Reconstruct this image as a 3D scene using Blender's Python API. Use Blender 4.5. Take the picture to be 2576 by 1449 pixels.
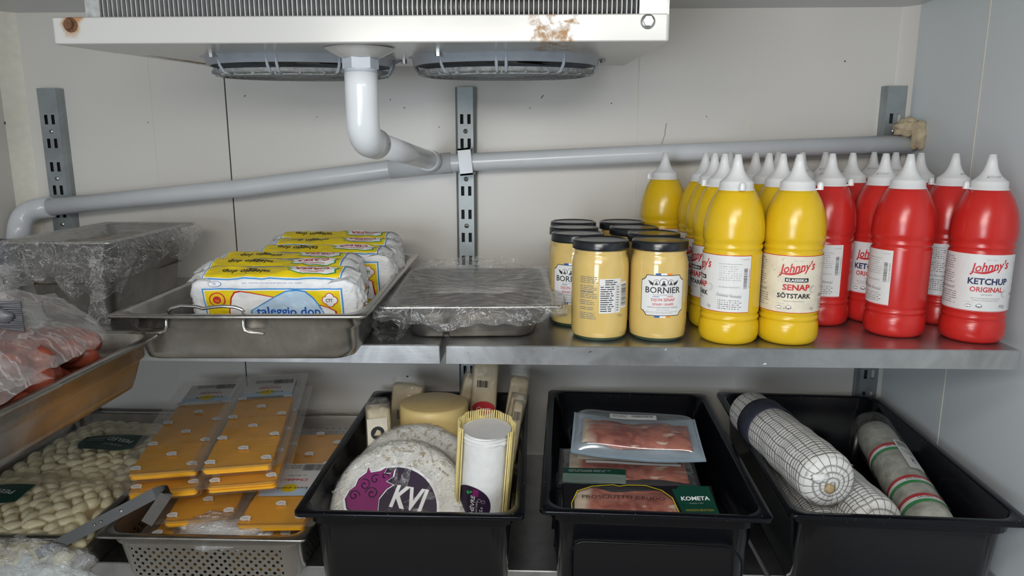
import bpy, bmesh, math, random
from math import sin, cos, pi, radians, sqrt, atan2, floor, ceil, hypot
from mathutils import Vector, Matrix, noise
from mathutils.geometry import tessellate_polygon

for o in list(bpy.data.objects): bpy.data.objects.remove(o)
SC = bpy.context.scene
COL = SC.collection
rnd = random.Random(7)

# ------------------------------------------------------------------ camera, light, exposure
cam_d = bpy.data.cameras.new('camera')
cam = bpy.data.objects.new('camera', cam_d); COL.objects.link(cam)
cam_d.sensor_fit = 'HORIZONTAL'; cam_d.sensor_width = 36.0
cam_d.lens = 36.0*1810.0/2576.0
cam_d.clip_start = 0.02; cam_d.clip_end = 20
cam.location = (0, 0, 1.573)
cam.rotation_euler = (radians(90-11.19), 0, radians(2.0))
SC.camera = cam
SC.view_settings.view_transform = 'Standard'
SC.view_settings.look = 'None'
SC.view_settings.gamma = 1.0
SC.view_settings.use_curve_mapping = False
SC.view_settings.exposure = 0.15

world = bpy.data.worlds.new('world'); SC.world = world
world.use_nodes = True
world.node_tree.nodes['Background'].inputs[0].default_value = (0.75, 0.85, 1.0, 1)
world.node_tree.nodes['Background'].inputs[1].default_value = 0.15

def area(name, loc, target, sx, sy, power, color):
    d = bpy.data.lights.new(name, 'AREA'); d.shape = 'RECTANGLE'; d.size = sx; d.size_y = sy
    d.energy = power; d.color = color
    o = bpy.data.objects.new(name, d); COL.objects.link(o); o.location = loc
    o.rotation_euler = (Vector(target)-Vector(loc)).to_track_quat('-Z', 'Y').to_euler()
    return o
area('ceiling_lamp', (0.20, 0.28, 1.815), (0.12, 0.85, 1.15), 0.42, 0.12, 2.0, (1.0, 0.985, 0.95))
area('rear_fill_light', (-0.20, -0.20, 1.81), (0.02, 1.2, 1.10), 0.6, 0.25, 9.2, (1.0, 0.96, 0.885))  # added fill from behind the camera, not a real fixture
area('front_fill_light', (-0.60, -1.0, 1.36), (0.5, 0.95, 1.10), 0.6, 0.62, 12.5, (0.82, 0.91, 1.0))  # added cool fill from the front left; the room has no doorway

# ------------------------------------------------------------------ node helpers and materials
class NT:
    def __init__(s, name):
        s.m = bpy.data.materials.new(name); s.m.use_nodes = True
        s.t = s.m.node_tree; s.t.nodes.clear()
        s.out = s.t.nodes.new('ShaderNodeOutputMaterial')
    def n(s, typ, **kw):
        nd = s.t.nodes.new(typ)
        for k, v in kw.items(): setattr(nd, k, v)
        return nd
    def put(s, sock, v):
        if isinstance(v, (int, float)): sock.default_value = v
        elif isinstance(v, tuple): sock.default_value = v if len(v) != 3 or sock.type == 'VECTOR' else (*v, 1)
        else: s.t.links.new(v, sock)
    def m_(s, op, a, b=0.0, c=0.0):
        nd = s.n('ShaderNodeMath', operation=op)
        for i, v in enumerate((a, b, c)): s.put(nd.inputs[i], v)
        return nd.outputs[0]
    def coord(s, which='Object'):
        return s.n('ShaderNodeTexCoord').outputs[which]
    def sep(s, v):
        nd = s.n('ShaderNodeSeparateXYZ'); s.put(nd.inputs[0], v); return nd.outputs
    def scale(s, v, xyz):
        nd = s.n('ShaderNodeMapping'); s.put(nd.inputs[0], v); nd.inputs['Scale'].default_value = xyz; return nd.outputs[0]
    def noise(s, v, sc, det=3, rough=0.5, dist=0.0):
        nd = s.n('ShaderNodeTexNoise'); s.put(nd.inputs['Vector'], v)
        nd.inputs['Scale'].default_value = sc; nd.inputs['Detail'].default_value = det
        nd.inputs['Roughness'].default_value = rough; nd.inputs['Distortion'].default_value = dist
        return nd.outputs['Fac']
    def ramp(s, f, a, b, ca, cb):
        nd = s.n('ShaderNodeValToRGB'); s.put(nd.inputs[0], f)
        e = nd.color_ramp.elements; e[0].position = a; e[1].position = b
        e[0].color = (*ca, 1) if len(ca) == 3 else ca; e[1].color = (*cb, 1) if len(cb) == 3 else cb
        return nd.outputs[0]
    def step(s, f, a, b):
        nd = s.n('ShaderNodeMapRange'); s.put(nd.inputs[0], f)
        nd.inputs[1].default_value = a; nd.inputs[2].default_value = b; nd.clamp = True
        return nd.outputs[0]
    def mix(s, f, a, b):
        nd = s.n('ShaderNodeMix', data_type='RGBA'); s.put(nd.inputs[0], f); s.put(nd.inputs[6], a); s.put(nd.inputs[7], b)
        return nd.outputs[2]
    def bump(s, h, st, dist=0.001):
        nd = s.n('ShaderNodeBump'); s.put(nd.inputs['Height'], h); nd.inputs['Strength'].default_value = st
        nd.inputs['Distance'].default_value = dist; return nd.outputs[0]
    def bsdf(s, col, rough, metal=0.0, normal=None, **kw):
        b = s.n('ShaderNodeBsdfPrincipled'); s.put(b.inputs['Base Color'], col); s.put(b.inputs['Roughness'], rough)
        s.put(b.inputs['Metallic'], metal)
        if normal is not None: s.put(b.inputs['Normal'], normal)
        for k, v in kw.items(): s.put(b.inputs[k.replace('_', ' ')], v)
        return b.outputs[0]
    def done(s, sh): s.t.links.new(sh, s.out.inputs[0]); return s.m

def plain(name, col, rough=0.5, metal=0.0, var=0.05, nsc=60, bump=0.0, bsc=400, bd=0.0005, **kw):
    t = NT(name); c = t.coord()
    nz = t.noise(c, nsc, 3)
    a = tuple(max(0, x*(1-var)) for x in col); b = tuple(min(1, x*(1+var)) for x in col)
    cc = t.ramp(nz, 0.3, 0.7, a, b)
    nrm = t.bump(t.noise(c, bsc, 3), bump, bd) if bump else None
    return t.done(t.bsdf(cc, rough, metal, nrm, **kw))

def steel(name, col, rough, grain=(1, 1, 1), dirt=0.25, gst=0.15):
    t = NT(name); c = t.coord()
    g = t.noise(t.scale(c, grain), 90, 4, 0.6)
    s = t.noise(c, 14, 4, 0.65, 0.6)
    col2 = tuple(x*(1-dirt) for x in col)
    cc = t.mix(t.step(s, 0.35, 0.7), col2, col)
    r = t.m_('ADD', t.m_('MULTIPLY', s, 0.18), rough-0.06)
    return t.done(t.bsdf(cc, r, 0.95, t.bump(g, gst, 0.0004)))

def film(name, tint=(1, 1, 1), haze=0.08, gl=0.12, rough=0.07, bsc=45, bst=0.9, bd=0.004, stretch=(1, 1, 1), hcol=(0.75, 0.75, 0.75), crease_glint=0.0):
    t = NT(name); c = t.scale(t.coord(), stretch)
    n0 = t.noise(c, bsc, 5, 0.65, 1.2); h = t.m_('SUBTRACT', n0, t.m_('MULTIPLY', t.m_('ABSOLUTE', t.m_('SUBTRACT', t.noise(c, bsc*0.6, 3, 0.5, 1.5), 0.5)), 2.5))
    nrm = t.bump(h, bst, bd)
    tr = t.n('ShaderNodeBsdfTransparent'); tr.inputs[0].default_value = (*tint, 1)
    gs = t.n('ShaderNodeBsdfGlossy'); gs.inputs['Roughness'].default_value = rough; gs.inputs[0].default_value = (1, 1, 1, 1); t.put(gs.inputs['Normal'], nrm)
    df = t.n('ShaderNodeBsdfDiffuse'); df.inputs[0].default_value = (*hcol, 1); t.put(df.inputs['Normal'], nrm)
    lw = t.n('ShaderNodeLayerWeight'); lw.inputs[0].default_value = 0.25; t.put(lw.inputs['Normal'], nrm)
    f = t.m_('ADD', t.m_('MULTIPLY', lw.outputs['Facing'], gl*2.2), gl*0.5)
    m1 = t.n('ShaderNodeMixShader'); t.put(m1.inputs[0], t.m_('ADD', haze, t.m_('MULTIPLY', crease_glint, t.step(t.m_('ABSOLUTE', t.m_('SUBTRACT', t.noise(c, bsc*0.45, 4, 0.6, 2.0), 0.5)), 0.018, 0.0)))); t.put(m1.inputs[1], tr.outputs[0]); t.put(m1.inputs[2], df.outputs[0])  # white crease lines painted into the film stand in for highlights
    m2 = t.n('ShaderNodeMixShader'); t.put(m2.inputs[0], f); t.put(m2.inputs[1], m1.outputs[0]); t.put(m2.inputs[2], gs.outputs[0])
    return t.done(m2.outputs[0])

def wall_mat(name, col):
    t = NT(name); c = t.coord()
    big = t.noise(c, 2.2, 3, 0.5); fine = t.noise(c, 160, 2)
    grime = t.noise(c, 6, 5, 0.7, 0.5)
    cc = t.mix(t.step(big, 0.35, 0.7), tuple(x*0.95 for x in col), col)
    cc = t.mix(t.m_('MULTIPLY', t.step(grime, 0.62, 0.8), 0.18), cc, (0.50, 0.44, 0.34))
    return t.done(t.bsdf(cc, t.m_('ADD', t.m_('MULTIPLY', big, 0.12), 0.26), 0, t.bump(t.m_('ADD', fine, t.m_('MULTIPLY', big, 6.0)), 0.12, 0.0006)))

def rusty_white():
    t = NT('white_enamel_with_rust'); c = t.coord()
    p = t.sep(c)
    n1 = t.noise(c, 55, 5, 0.7, 0.4)
    def spot(x, z, r):
        d = t.m_('SQRT', t.m_('ADD', t.m_('POWER', t.m_('SUBTRACT', p[0], x), 2.0), t.m_('POWER', t.m_('MULTIPLY', t.m_('SUBTRACT', p[2], z), 0.8), 2.0)))
        return t.step(t.m_('SUBTRACT', d, t.m_('MULTIPLY', n1, r*0.9)), r*0.35, 0.0)
    a = spot(-0.338, 0.0215, 0.016)
    b = t.m_('MULTIPLY', spot(0.232, 0.022, 0.042), t.step(n1, 0.47, 0.62))
    e = spot(-0.33, 0.034, 0.014)
    msk = t.m_('MAXIMUM', a, t.m_('MAXIMUM', b, e))
    cc = t.mix(msk, (0.52, 0.515, 0.50), (0.36, 0.20, 0.09))
    return t.done(t.bsdf(cc, t.m_('ADD', t.m_('MULTIPLY', msk, 0.5), 0.2), 0, t.bump(n1, 0.05, 0.0005)))

def black_pan_mat():
    t = NT('black_polycarbonate'); c = t.coord()
    sp = t.noise(c, 420, 2, 0.5); z = t.sep(c)[2]
    spk = t.m_('MULTIPLY', t.step(sp, 0.735, 0.76), t.step(z, 0.13, 0.145))
    cc = t.mix(spk, (0.004, 0.0045, 0.007), (0.55, 0.55, 0.55))
    n2 = t.noise(c, 9, 3)
    return t.done(t.bsdf(cc, t.m_('ADD', t.m_('MULTIPLY', n2, 0.16), 0.10), 0, t.bump(t.noise(c, 30, 3), 0.06, 0.002), Specular_IOR_Level=0.26))

def net_mat():
    t = NT('netted_white_casing'); c = t.coord(); p = t.sep(c)
    wob = t.noise(c, 28, 3)
    ang = t.m_('ARCTAN2', p[1], p[0])
    rad = t.m_('SQRT', t.m_('ADD', t.m_('POWER', p[0], 2.0), t.m_('POWER', p[1], 2.0)))
    fa = t.m_('PINGPONG', t.m_('ADD', t.m_('MULTIPLY', ang, 20/(2*pi)), t.m_('MULTIPLY', wob, 0.7)), 0.5)
    ca = t.m_('ADD', t.m_('MULTIPLY', p[2], 150.0), t.m_('MULTIPLY', wob, 1.2)); ca = t.m_('SUBTRACT', ca, t.m_('MULTIPLY', rad, 150.0))
    fz = t.m_('PINGPONG', ca, 0.5)
    la = t.step(fa, 0.055, 0.02); lz = t.step(fz, 0.22, 0.05)
    n3 = t.noise(c, 90, 4, 0.7)
    msk = t.m_('MAXIMUM', la, t.m_('MULTIPLY', lz, t.m_('MULTIPLY', t.step(n3, 0.3, 0.5), 0.75)))
    cc = t.mix(msk, (0.80, 0.79, 0.76), (0.22, 0.21, 0.20))
    cc = t.mix(t.m_('MULTIPLY', t.step(t.noise(c, 22, 4, 0.7), 0.60, 0.75), 0.35), cc, (0.42, 0.36, 0.30))
    h = t.m_('SUBTRACT', t.m_('MULTIPLY', n3, 0.4), msk)
    return t.done(t.bsdf(cc, 0.6, 0, t.bump(h, 0.9, 0.002)))

def perforated_steel():
    t = NT('perforated_steel'); c = t.coord(); p = t.sep(c)
    nrm = t.n('ShaderNodeNewGeometry')
    nn = t.sep(t.n('ShaderNodeTexCoord').outputs['Normal'])
    side = t.m_('GREATER_THAN', t.m_('ABSOLUTE', nn[0]), 0.6)
    u = t.m_('ADD', t.m_('MULTIPLY', side, p[1]), t.m_('MULTIPLY', t.m_('SUBTRACT', 1.0, side), p[0]))
    a = t.m_('MULTIPLY', u, 1/0.0135); b = t.m_('MULTIPLY', p[2], 1/0.0135)
    def dots(ox):
        x = t.m_('SUBTRACT', t.m_('FRACT', t.m_('ADD', a, ox)), 0.5); y = t.m_('SUBTRACT', t.m_('FRACT', t.m_('ADD', b, ox)), 0.5)
        return t.m_('LESS_THAN', t.m_('ADD', t.m_('POWER', x, 2.0), t.m_('POWER', y, 2.0)), 0.035)
    d = t.m_('MAXIMUM', dots(0.0), dots(0.5))
    lim = t.m_('ADD', t.m_('MULTIPLY', side, 0.20), t.m_('MULTIPLY', t.m_('SUBTRACT', 1.0, side), 0.115))
    reg = t.m_('MULTIPLY', t.m_('LESS_THAN', t.m_('ABSOLUTE', u), lim), t.m_('MULTIPLY', t.m_('LESS_THAN', p[2], 0.062), t.m_('GREATER_THAN', p[2], 0.012)))
    msk = t.m_('MULTIPLY', d, reg)
    s = t.noise(c, 14, 4, 0.65, 0.6)
    sh = t.bsdf(t.mix(s, (0.42, 0.41, 0.39), (0.60, 0.59, 0.57)), t.m_('ADD', t.m_('MULTIPLY', s, 0.2), 0.2), 1.0)
    tr = t.n('ShaderNodeBsdfTransparent')
    mx = t.n('ShaderNodeMixShader'); t.put(mx.inputs[0], msk); t.put(mx.inputs[1], sh); t.put(mx.inputs[2], tr.outputs[0])
    return t.done(mx.outputs[0])

def ham_mat():
    t = NT('cured_ham'); c = t.coord(); n1 = t.noise(c, 38, 3, 0.5, 1.0); n2 = t.noise(t.scale(c, (1, 3, 1)), 26, 3)
    cc = t.mix(t.step(n1, 0.4, 0.62), (0.30, 0.060, 0.040), (0.52, 0.17, 0.11))
    x = t.sep(c)[0]
    fat = t.m_('MAXIMUM', t.step(t.m_('ADD', x, t.m_('MULTIPLY', n1, 0.03)), -0.052, -0.066), t.step(n2, 0.64, 0.7))
    cc = t.mix(fat, cc, (0.72, 0.58, 0.44))
    return t.done(t.bsdf(cc, 0.3, 0, t.bump(n2, 0.3, 0.002)))

def sausage_mat():
    t = NT('sausage_skin'); c = t.coord(); n1 = t.noise(c, 22, 4, 0.6, 0.5)
    cc = t.mix(t.step(n1, 0.35, 0.65), (0.16, 0.028, 0.018), (0.36, 0.080, 0.038))
    return t.done(t.bsdf(cc, 0.35, 0, t.bump(n1, 0.4, 0.003), Subsurface_Weight=0.05))

def paper_mat(name, col, print_col=None, fr=0.4):
    t = NT(name); c = t.coord(); n1 = t.noise(c, 38, 5, 0.65, 0.8); n2 = t.noise(t.scale(c, (1, 1, 2.2)), 120, 2, 0.5)
    cc = t.ramp(n1, 0.3, 0.7, tuple(x*0.9 for x in col), col)
    if print_col:
        v = t.noise(c, 16, 1); pm = t.m_('MULTIPLY', t.step(v, 0.48, 0.54), t.step(n2, 0.57, 0.61))
        cc = t.mix(t.m_('MULTIPLY', pm, fr), cc, print_col)
    return t.done(t.bsdf(cc, 0.5, 0, t.bump(n1, 0.8, 0.005)))

WALL = wall_mat('white_wall_panel', (0.73, 0.705, 0.665))
WALLR = wall_mat('blue_lit_side_panel', (0.66, 0.71, 0.735))  # same white panel, tinted blue to carry the cool light on it
CEILM = wall_mat('ceiling_panel', (0.62, 0.64, 0.64))
FLOORM = plain('tan_floor', (0.48, 0.44, 0.39), 0.7, bump=0.2)
DARK = plain('dark_gap', (0.03, 0.03, 0.03), 0.8)
MARK = plain('dark_speck', (0.06, 0.05, 0.045), 0.8)
CAULK = plain('cream_caulk', (0.74, 0.71, 0.62), 0.5)
STEEL = steel('brushed_steel', (0.50, 0.475, 0.44), 0.22, dirt=0.4)
SHELF = steel('shelf_steel', (0.56, 0.56, 0.56), 0.30, (0.25, 4, 4), 0.3, 0.1)
WIRE = steel('polished_wire', (0.62, 0.60, 0.57), 0.2)
GALV = steel('galvanised_steel', (0.40, 0.44, 0.455), 0.5, (4, 4, 0.4), 0.25)
ZINC = steel('zinc_screw', (0.60, 0.60, 0.58), 0.3)
SPANG = plain('spangled_galvanised_sheet', (0.55, 0.56, 0.56), 0.35, 0.7, var=0.3, nsc=90)
RUST = plain('rusty_bolt', (0.16, 0.08, 0.04), 0.85, 0.3, var=0.4, nsc=300, bump=0.6)
ENAMEL = rusty_white()
FIN = plain('aluminium_fin', (0.56, 0.575, 0.58), 0.45, 0.3, var=0.12)
COILT = plain('grey_coil_tube', (0.42, 0.41, 0.40), 0.5, 0.3)
GREYP = plain('grey_plastic', (0.42, 0.46, 0.52), 0.38, var=0.06)
GRIME = plain('dusty_grey_plastic', (0.27, 0.285, 0.29), 0.75, var=0.35, nsc=140, bump=0.4)
PVC = plain('white_pvc', (0.66, 0.69, 0.73), 0.22, var=0.03, nsc=20)
FOAM = plain('expanding_foam', (0.52, 0.43, 0.29), 0.8, var=0.15, bump=0.5, bsc=90, bd=0.004)
BLACKP = black_pan_mat()
NET = net_mat()
PERF = perforated_steel()
HAM = ham_mat()
SAUS = sausage_mat()
YEL = plain('yellow_plastic', (0.70, 0.45, 0.012), 0.23, var=0.02)
RED = plain('red_plastic', (0.56, 0.022, 0.018), 0.24, var=0.03)
CAPW = plain('white_cap_plastic', (0.74, 0.74, 0.75), 0.28, var=0.02)
LABW = plain('white_label', (0.72, 0.72, 0.72), 0.45, var=0.02)
LABC = plain('aged_cream_label', (0.72, 0.66, 0.54), 0.5, var=0.08)
INK = plain('black_ink', (0.015, 0.015, 0.02), 0.5)
INKG = plain('grey_ink', (0.20, 0.20, 0.20), 0.5)
INKL = plain('pale_grey_ink', (0.42, 0.42, 0.42), 0.5)
INKR = plain('red_ink', (0.55, 0.02, 0.03), 0.45)
INKB = plain('blue_ink', (0.02, 0.10, 0.42), 0.45)
NAVY = plain('navy_ink', (0.012, 0.02, 0.09), 0.5)
LBLUE = plain('light_blue_ink', (0.50, 0.66, 0.82), 0.5)
SKYB = plain('sky_blue_ink', (0.05, 0.28, 0.62), 0.45)
INKY = plain('yellow_ink', (0.82, 0.62, 0.01), 0.45)
INKO = plain('orange_ink', (0.85, 0.25, 0.02), 0.45)
INKGR = plain('green_ink', (0.02, 0.30, 0.08), 0.45)
DGREEN = plain('dark_green_print', (0.006, 0.055, 0.035), 0.35)
PURP = plain('purple_ink', (0.22, 0.015, 0.13), 0.4)
PURPD = plain('dark_plum_ink', (0.03, 0.015, 0.04), 0.4)
WHITE = plain('white_ink', (0.85, 0.85, 0.85), 0.45)
MUST = plain('dijon_mustard', (0.66, 0.47, 0.155), 0.16, var=0.05, nsc=25, Coat_Weight=0.6, Coat_Roughness=0.04)
LIDB = plain('black_lid_enamel', (0.012, 0.014, 0.018), 0.22, var=0.1)
GLASSG = plain('thick_green_glass', (0.05, 0.08, 0.05), 0.08, var=0.1, Coat_Weight=1.0)
PAPER = paper_mat('white_wax_paper', (0.82, 0.83, 0.85))
BRIEP = paper_mat('printed_cheese_paper', (0.84, 0.82, 0.77), (0.42, 0.33, 0.18), 0.8)
CHEDD = plain('orange_cheddar', (0.93, 0.43, 0.018), 0.4, var=0.06, nsc=30, Subsurface_Weight=0.08)
GOUDA = plain('pale_yellow_cheese', (0.84, 0.63, 0.27), 0.4, var=0.06, nsc=18, bump=0.1, Subsurface_Weight=0.1)
PARM = plain('pale_hard_cheese', (0.60, 0.50, 0.33), 0.45, var=0.12, nsc=40, bump=0.3, bsc=120)
RIND = plain('white_cheese_rind', (0.82, 0.82, 0.81), 0.7, var=0.04, nsc=40, bump=0.5, bsc=60, bd=0.003)
STRAW = plain('yellow_straw', (0.80, 0.66, 0.28), 0.5, var=0.08)
GARL = plain('peeled_garlic', (0.92, 0.77, 0.50), 0.28, var=0.12, nsc=35, Subsurface_Weight=0.1)
GARLD = plain('darker_garlic', (0.50, 0.40, 0.22), 0.35, var=0.2, nsc=40)  # darker tone for the mass below the cloves
MILK = plain('soft_white_cheese', (0.72, 0.76, 0.72), 0.5, var=0.1, nsc=40)
BLUEW = plain('blue_grey_tray', (0.40, 0.52, 0.62), 0.35, var=0.05)
BLKPK = plain('black_pack_card', (0.012, 0.012, 0.016), 0.25, var=0.1)
SALG = plain('grey_mould_casing', (0.42, 0.42, 0.37), 0.75, var=0.25, nsc=60, bump=0.5, bsc=150, bd=0.002)
NAVYB = plain('navy_paper_band', (0.035, 0.038, 0.06), 0.6, var=0.15, nsc=80, bump=0.5, bsc=120, bd=0.002)
DKFILM = plain('dark_ribbed_plastic', (0.08, 0.08, 0.09), 0.4)
CLING = film('cling_film', haze=0.05, gl=0.17, rough=0.045, bsc=60, bst=1.0, bd=0.005, crease_glint=0.55)
CLINGS = film('stretched_cling_film', haze=0.04, gl=0.30, rough=0.05, bsc=30, bst=1.0, bd=0.004, stretch=(0.30, 5, 1), crease_glint=0.4)
PACKF = film('clear_pack_film', haze=0.07, gl=0.12, rough=0.08, bsc=18, bst=0.25, bd=0.003, hcol=(0.75, 0.66, 0.55))
VAC = film('vacuum_film', haze=0.03, gl=0.09, rough=0.07, bsc=60, bst=0.8, bd=0.003, hcol=(0.8, 0.72, 0.55))
POLY = film('hazy_polythene', haze=0.20, gl=0.14, crease_glint=0.35, rough=0.07, bsc=16, bst=0.6, bd=0.006, hcol=(0.62, 0.58, 0.58))
DOME = film('clear_dome_plastic', haze=0.06, gl=0.14, rough=0.08, bsc=8, bst=0.1, bd=0.002)

# ------------------------------------------------------------------ mesh builder
class M:
    def __init__(s):
        s.v = []; s.f = []; s.mi = []; s.sm = []; s.mats = []; s.x = None
    def mat(s, m):
        if m not in s.mats: s.mats.append(m)
        return s.mats.index(m)
    def add(s, vs, fs, m, smooth=False):
        o = len(s.v); i = s.mat(m)
        X = s.x
        for p in vs: s.v.append(tuple(X @ Vector(p)) if X is not None else tuple(p))
        for f in fs: s.f.append(tuple(o+k for k in f)); s.mi.append(i); s.sm.append(smooth)
    def box(s, x0, x1, y0, y1, z0, z1, m):
        s.add([(x0,y0,z0),(x1,y0,z0),(x1,y1,z0),(x0,y1,z0),(x0,y0,z1),(x1,y0,z1),(x1,y1,z1),(x0,y1,z1)],
              [(0,3,2,1),(4,5,6,7),(0,1,5,4),(1,2,6,5),(2,3,7,6),(3,0,4,7)], m)
    def rings(s, R, m, cap0=False, cap1=False, smooth=True, closed=True):
        n = len(R[0]); vs = [p for r in R for p in r]; fs = []
        for i in range(len(R)-1):
            for j in range(n if closed else n-1):
                a = i*n+j; b = i*n+(j+1) % n
                fs.append((a, b, b+n, a+n))
        s.add(vs, fs, m, smooth)
        if cap0: s.add(R[0], [tuple(range(n-1, -1, -1))], m)
        if cap1: s.add(R[-1], [tuple(range(n))], m)
    def lathe(s, prof, m, n=40, c=(0, 0, 0), a0=0.0, a1=2*pi, smooth=True):
        full = abs(a1-a0-2*pi) < 1e-6; k = n if full else n+1
        R = []
        for r, z in prof:
            R.append([(c[0]+max(r, 1e-5)*cos(a0+(a1-a0)*j/n), c[1]+max(r, 1e-5)*sin(a0+(a1-a0)*j/n), c[2]+z) for j in range(k)])
        s.rings(R, m, smooth=smooth, closed=full)
    def tube(s, P, r, m, n=12, cap=True, rf=None, smooth=True):
        P = [Vector(p) for p in P]; R = []; up = None
        for i, p in enumerate(P):
            d = (P[min(i+1, len(P)-1)]-P[max(i-1, 0)]).normalized()
            if up is None: up = Vector((0, 0, 1)) if abs(d.z) < 0.9 else Vector((0, 1, 0))
            a = d.cross(up).normalized(); up = a.cross(d).normalized()
            rr = rf(i/(len(P)-1)) if rf else r
            R.append([tuple(p+a*rr*cos(2*pi*j/n)+up*rr*sin(2*pi*j/n)) for j in range(n)])
        s.rings(R, m, cap, cap, smooth)
    def grid(s, F, nu, nv, m, smooth=True, wrap=False):
        vs = []; fs = []
        for i in range(nu+1):
            for j in range(nv+1): vs.append(F(i/nu, j/nv))
        for i in range(nu):
            for j in range(nv):
                a = i*(nv+1)+j; fs.append((a, a+nv+1, a+nv+2, a+1))
        s.add(vs, fs, m, smooth)
    def prism(s, poly, y0, y1, m):      # poly in xz, extruded along y
        n = len(poly)
        vs = [(x, y0, z) for x, z in poly]+[(x, y1, z) for x, z in poly]
        s.add(vs, [tuple(range(n)), tuple(range(2*n-1, n-1, -1))]+[(i, i+n, (i+1) % n+n, (i+1) % n) for i in range(n)], m)
    def obj(s, name, parent=None, loc=None, rot=None, fix=True):
        me = bpy.data.meshes.new(name); me.from_pydata(s.v, [], s.f)
        for m in s.mats: me.materials.append(m)
        me.polygons.foreach_set('material_index', s.mi); me.polygons.foreach_set('use_smooth', s.sm)
        if fix:
            b = bmesh.new(); b.from_mesh(me)
            bmesh.ops.remove_doubles(b, verts=b.verts, dist=1e-6)
            bmesh.ops.recalc_face_normals(b, faces=b.faces); b.to_mesh(me); b.free()
        me.update()
        o = bpy.data.objects.new(name, me); COL.objects.link(o)
        if parent is not None: o.parent = parent
        if loc is not None: o.location = loc
        if rot is not None: o.rotation_euler = rot
        return o

def tag(o, label=None, cat=None, group=None, kind=None):
    if label: o['label'] = label
    if cat: o['category'] = cat
    if group: o['group'] = group
    if kind: o['kind'] = kind
    return o
def thing(name, label, cat, loc=(0, 0, 0), rot=(0, 0, 0), group=None):
    o = bpy.data.objects.new(name, None); COL.objects.link(o); o.empty_display_size = 0.02
    o.location = loc; o.rotation_euler = rot
    return tag(o, label, cat, group)
def dup(o, parent=None):
    c = o.copy(); COL.objects.link(c); c.parent = parent
    for ch in [k for k in KIDS.get(o.name, [])]: dup(ch, c)
    return c
KIDS = {}
def index_kids(root):
    KIDS.clear()
    for o in bpy.data.objects:
        if o.parent: KIDS.setdefault(o.parent.name, []).append(o)
def copy_thing(root, loc, rz, label, parts_rot=None):
    c = dup(root); c.location = loc; c.rotation_euler = (0, 0, rz); c['label'] = label
    return c

# ------------------------------------------------------------------ decals: flat artwork mapped onto a surface F(x, y, h)
TXT = {}
def text_mesh(st, bold=0.0, shear=0.0):
    k = (st, bold, shear)
    if k not in TXT:
        cu = bpy.data.curves.new('t', 'FONT'); cu.body = st; cu.size = 1; cu.offset = bold; cu.shear = shear; cu.resolution_u = 2
        ob = bpy.data.objects.new('t', cu)
        me = bpy.data.meshes.new_from_object(ob)
        V = [(v.co.x, v.co.y) for v in me.vertices]; Fc = [tuple(p.vertices) for p in me.polygons]
        bpy.data.objects.remove(ob); bpy.data.meshes.remove(me); bpy.data.curves.remove(cu)
        xs = [a for a, b in V]; ys = [b for a, b in V]
        TXT[k] = (V, Fc, min(xs), max(xs), min(ys), max(ys))
    return TXT[k]

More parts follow.
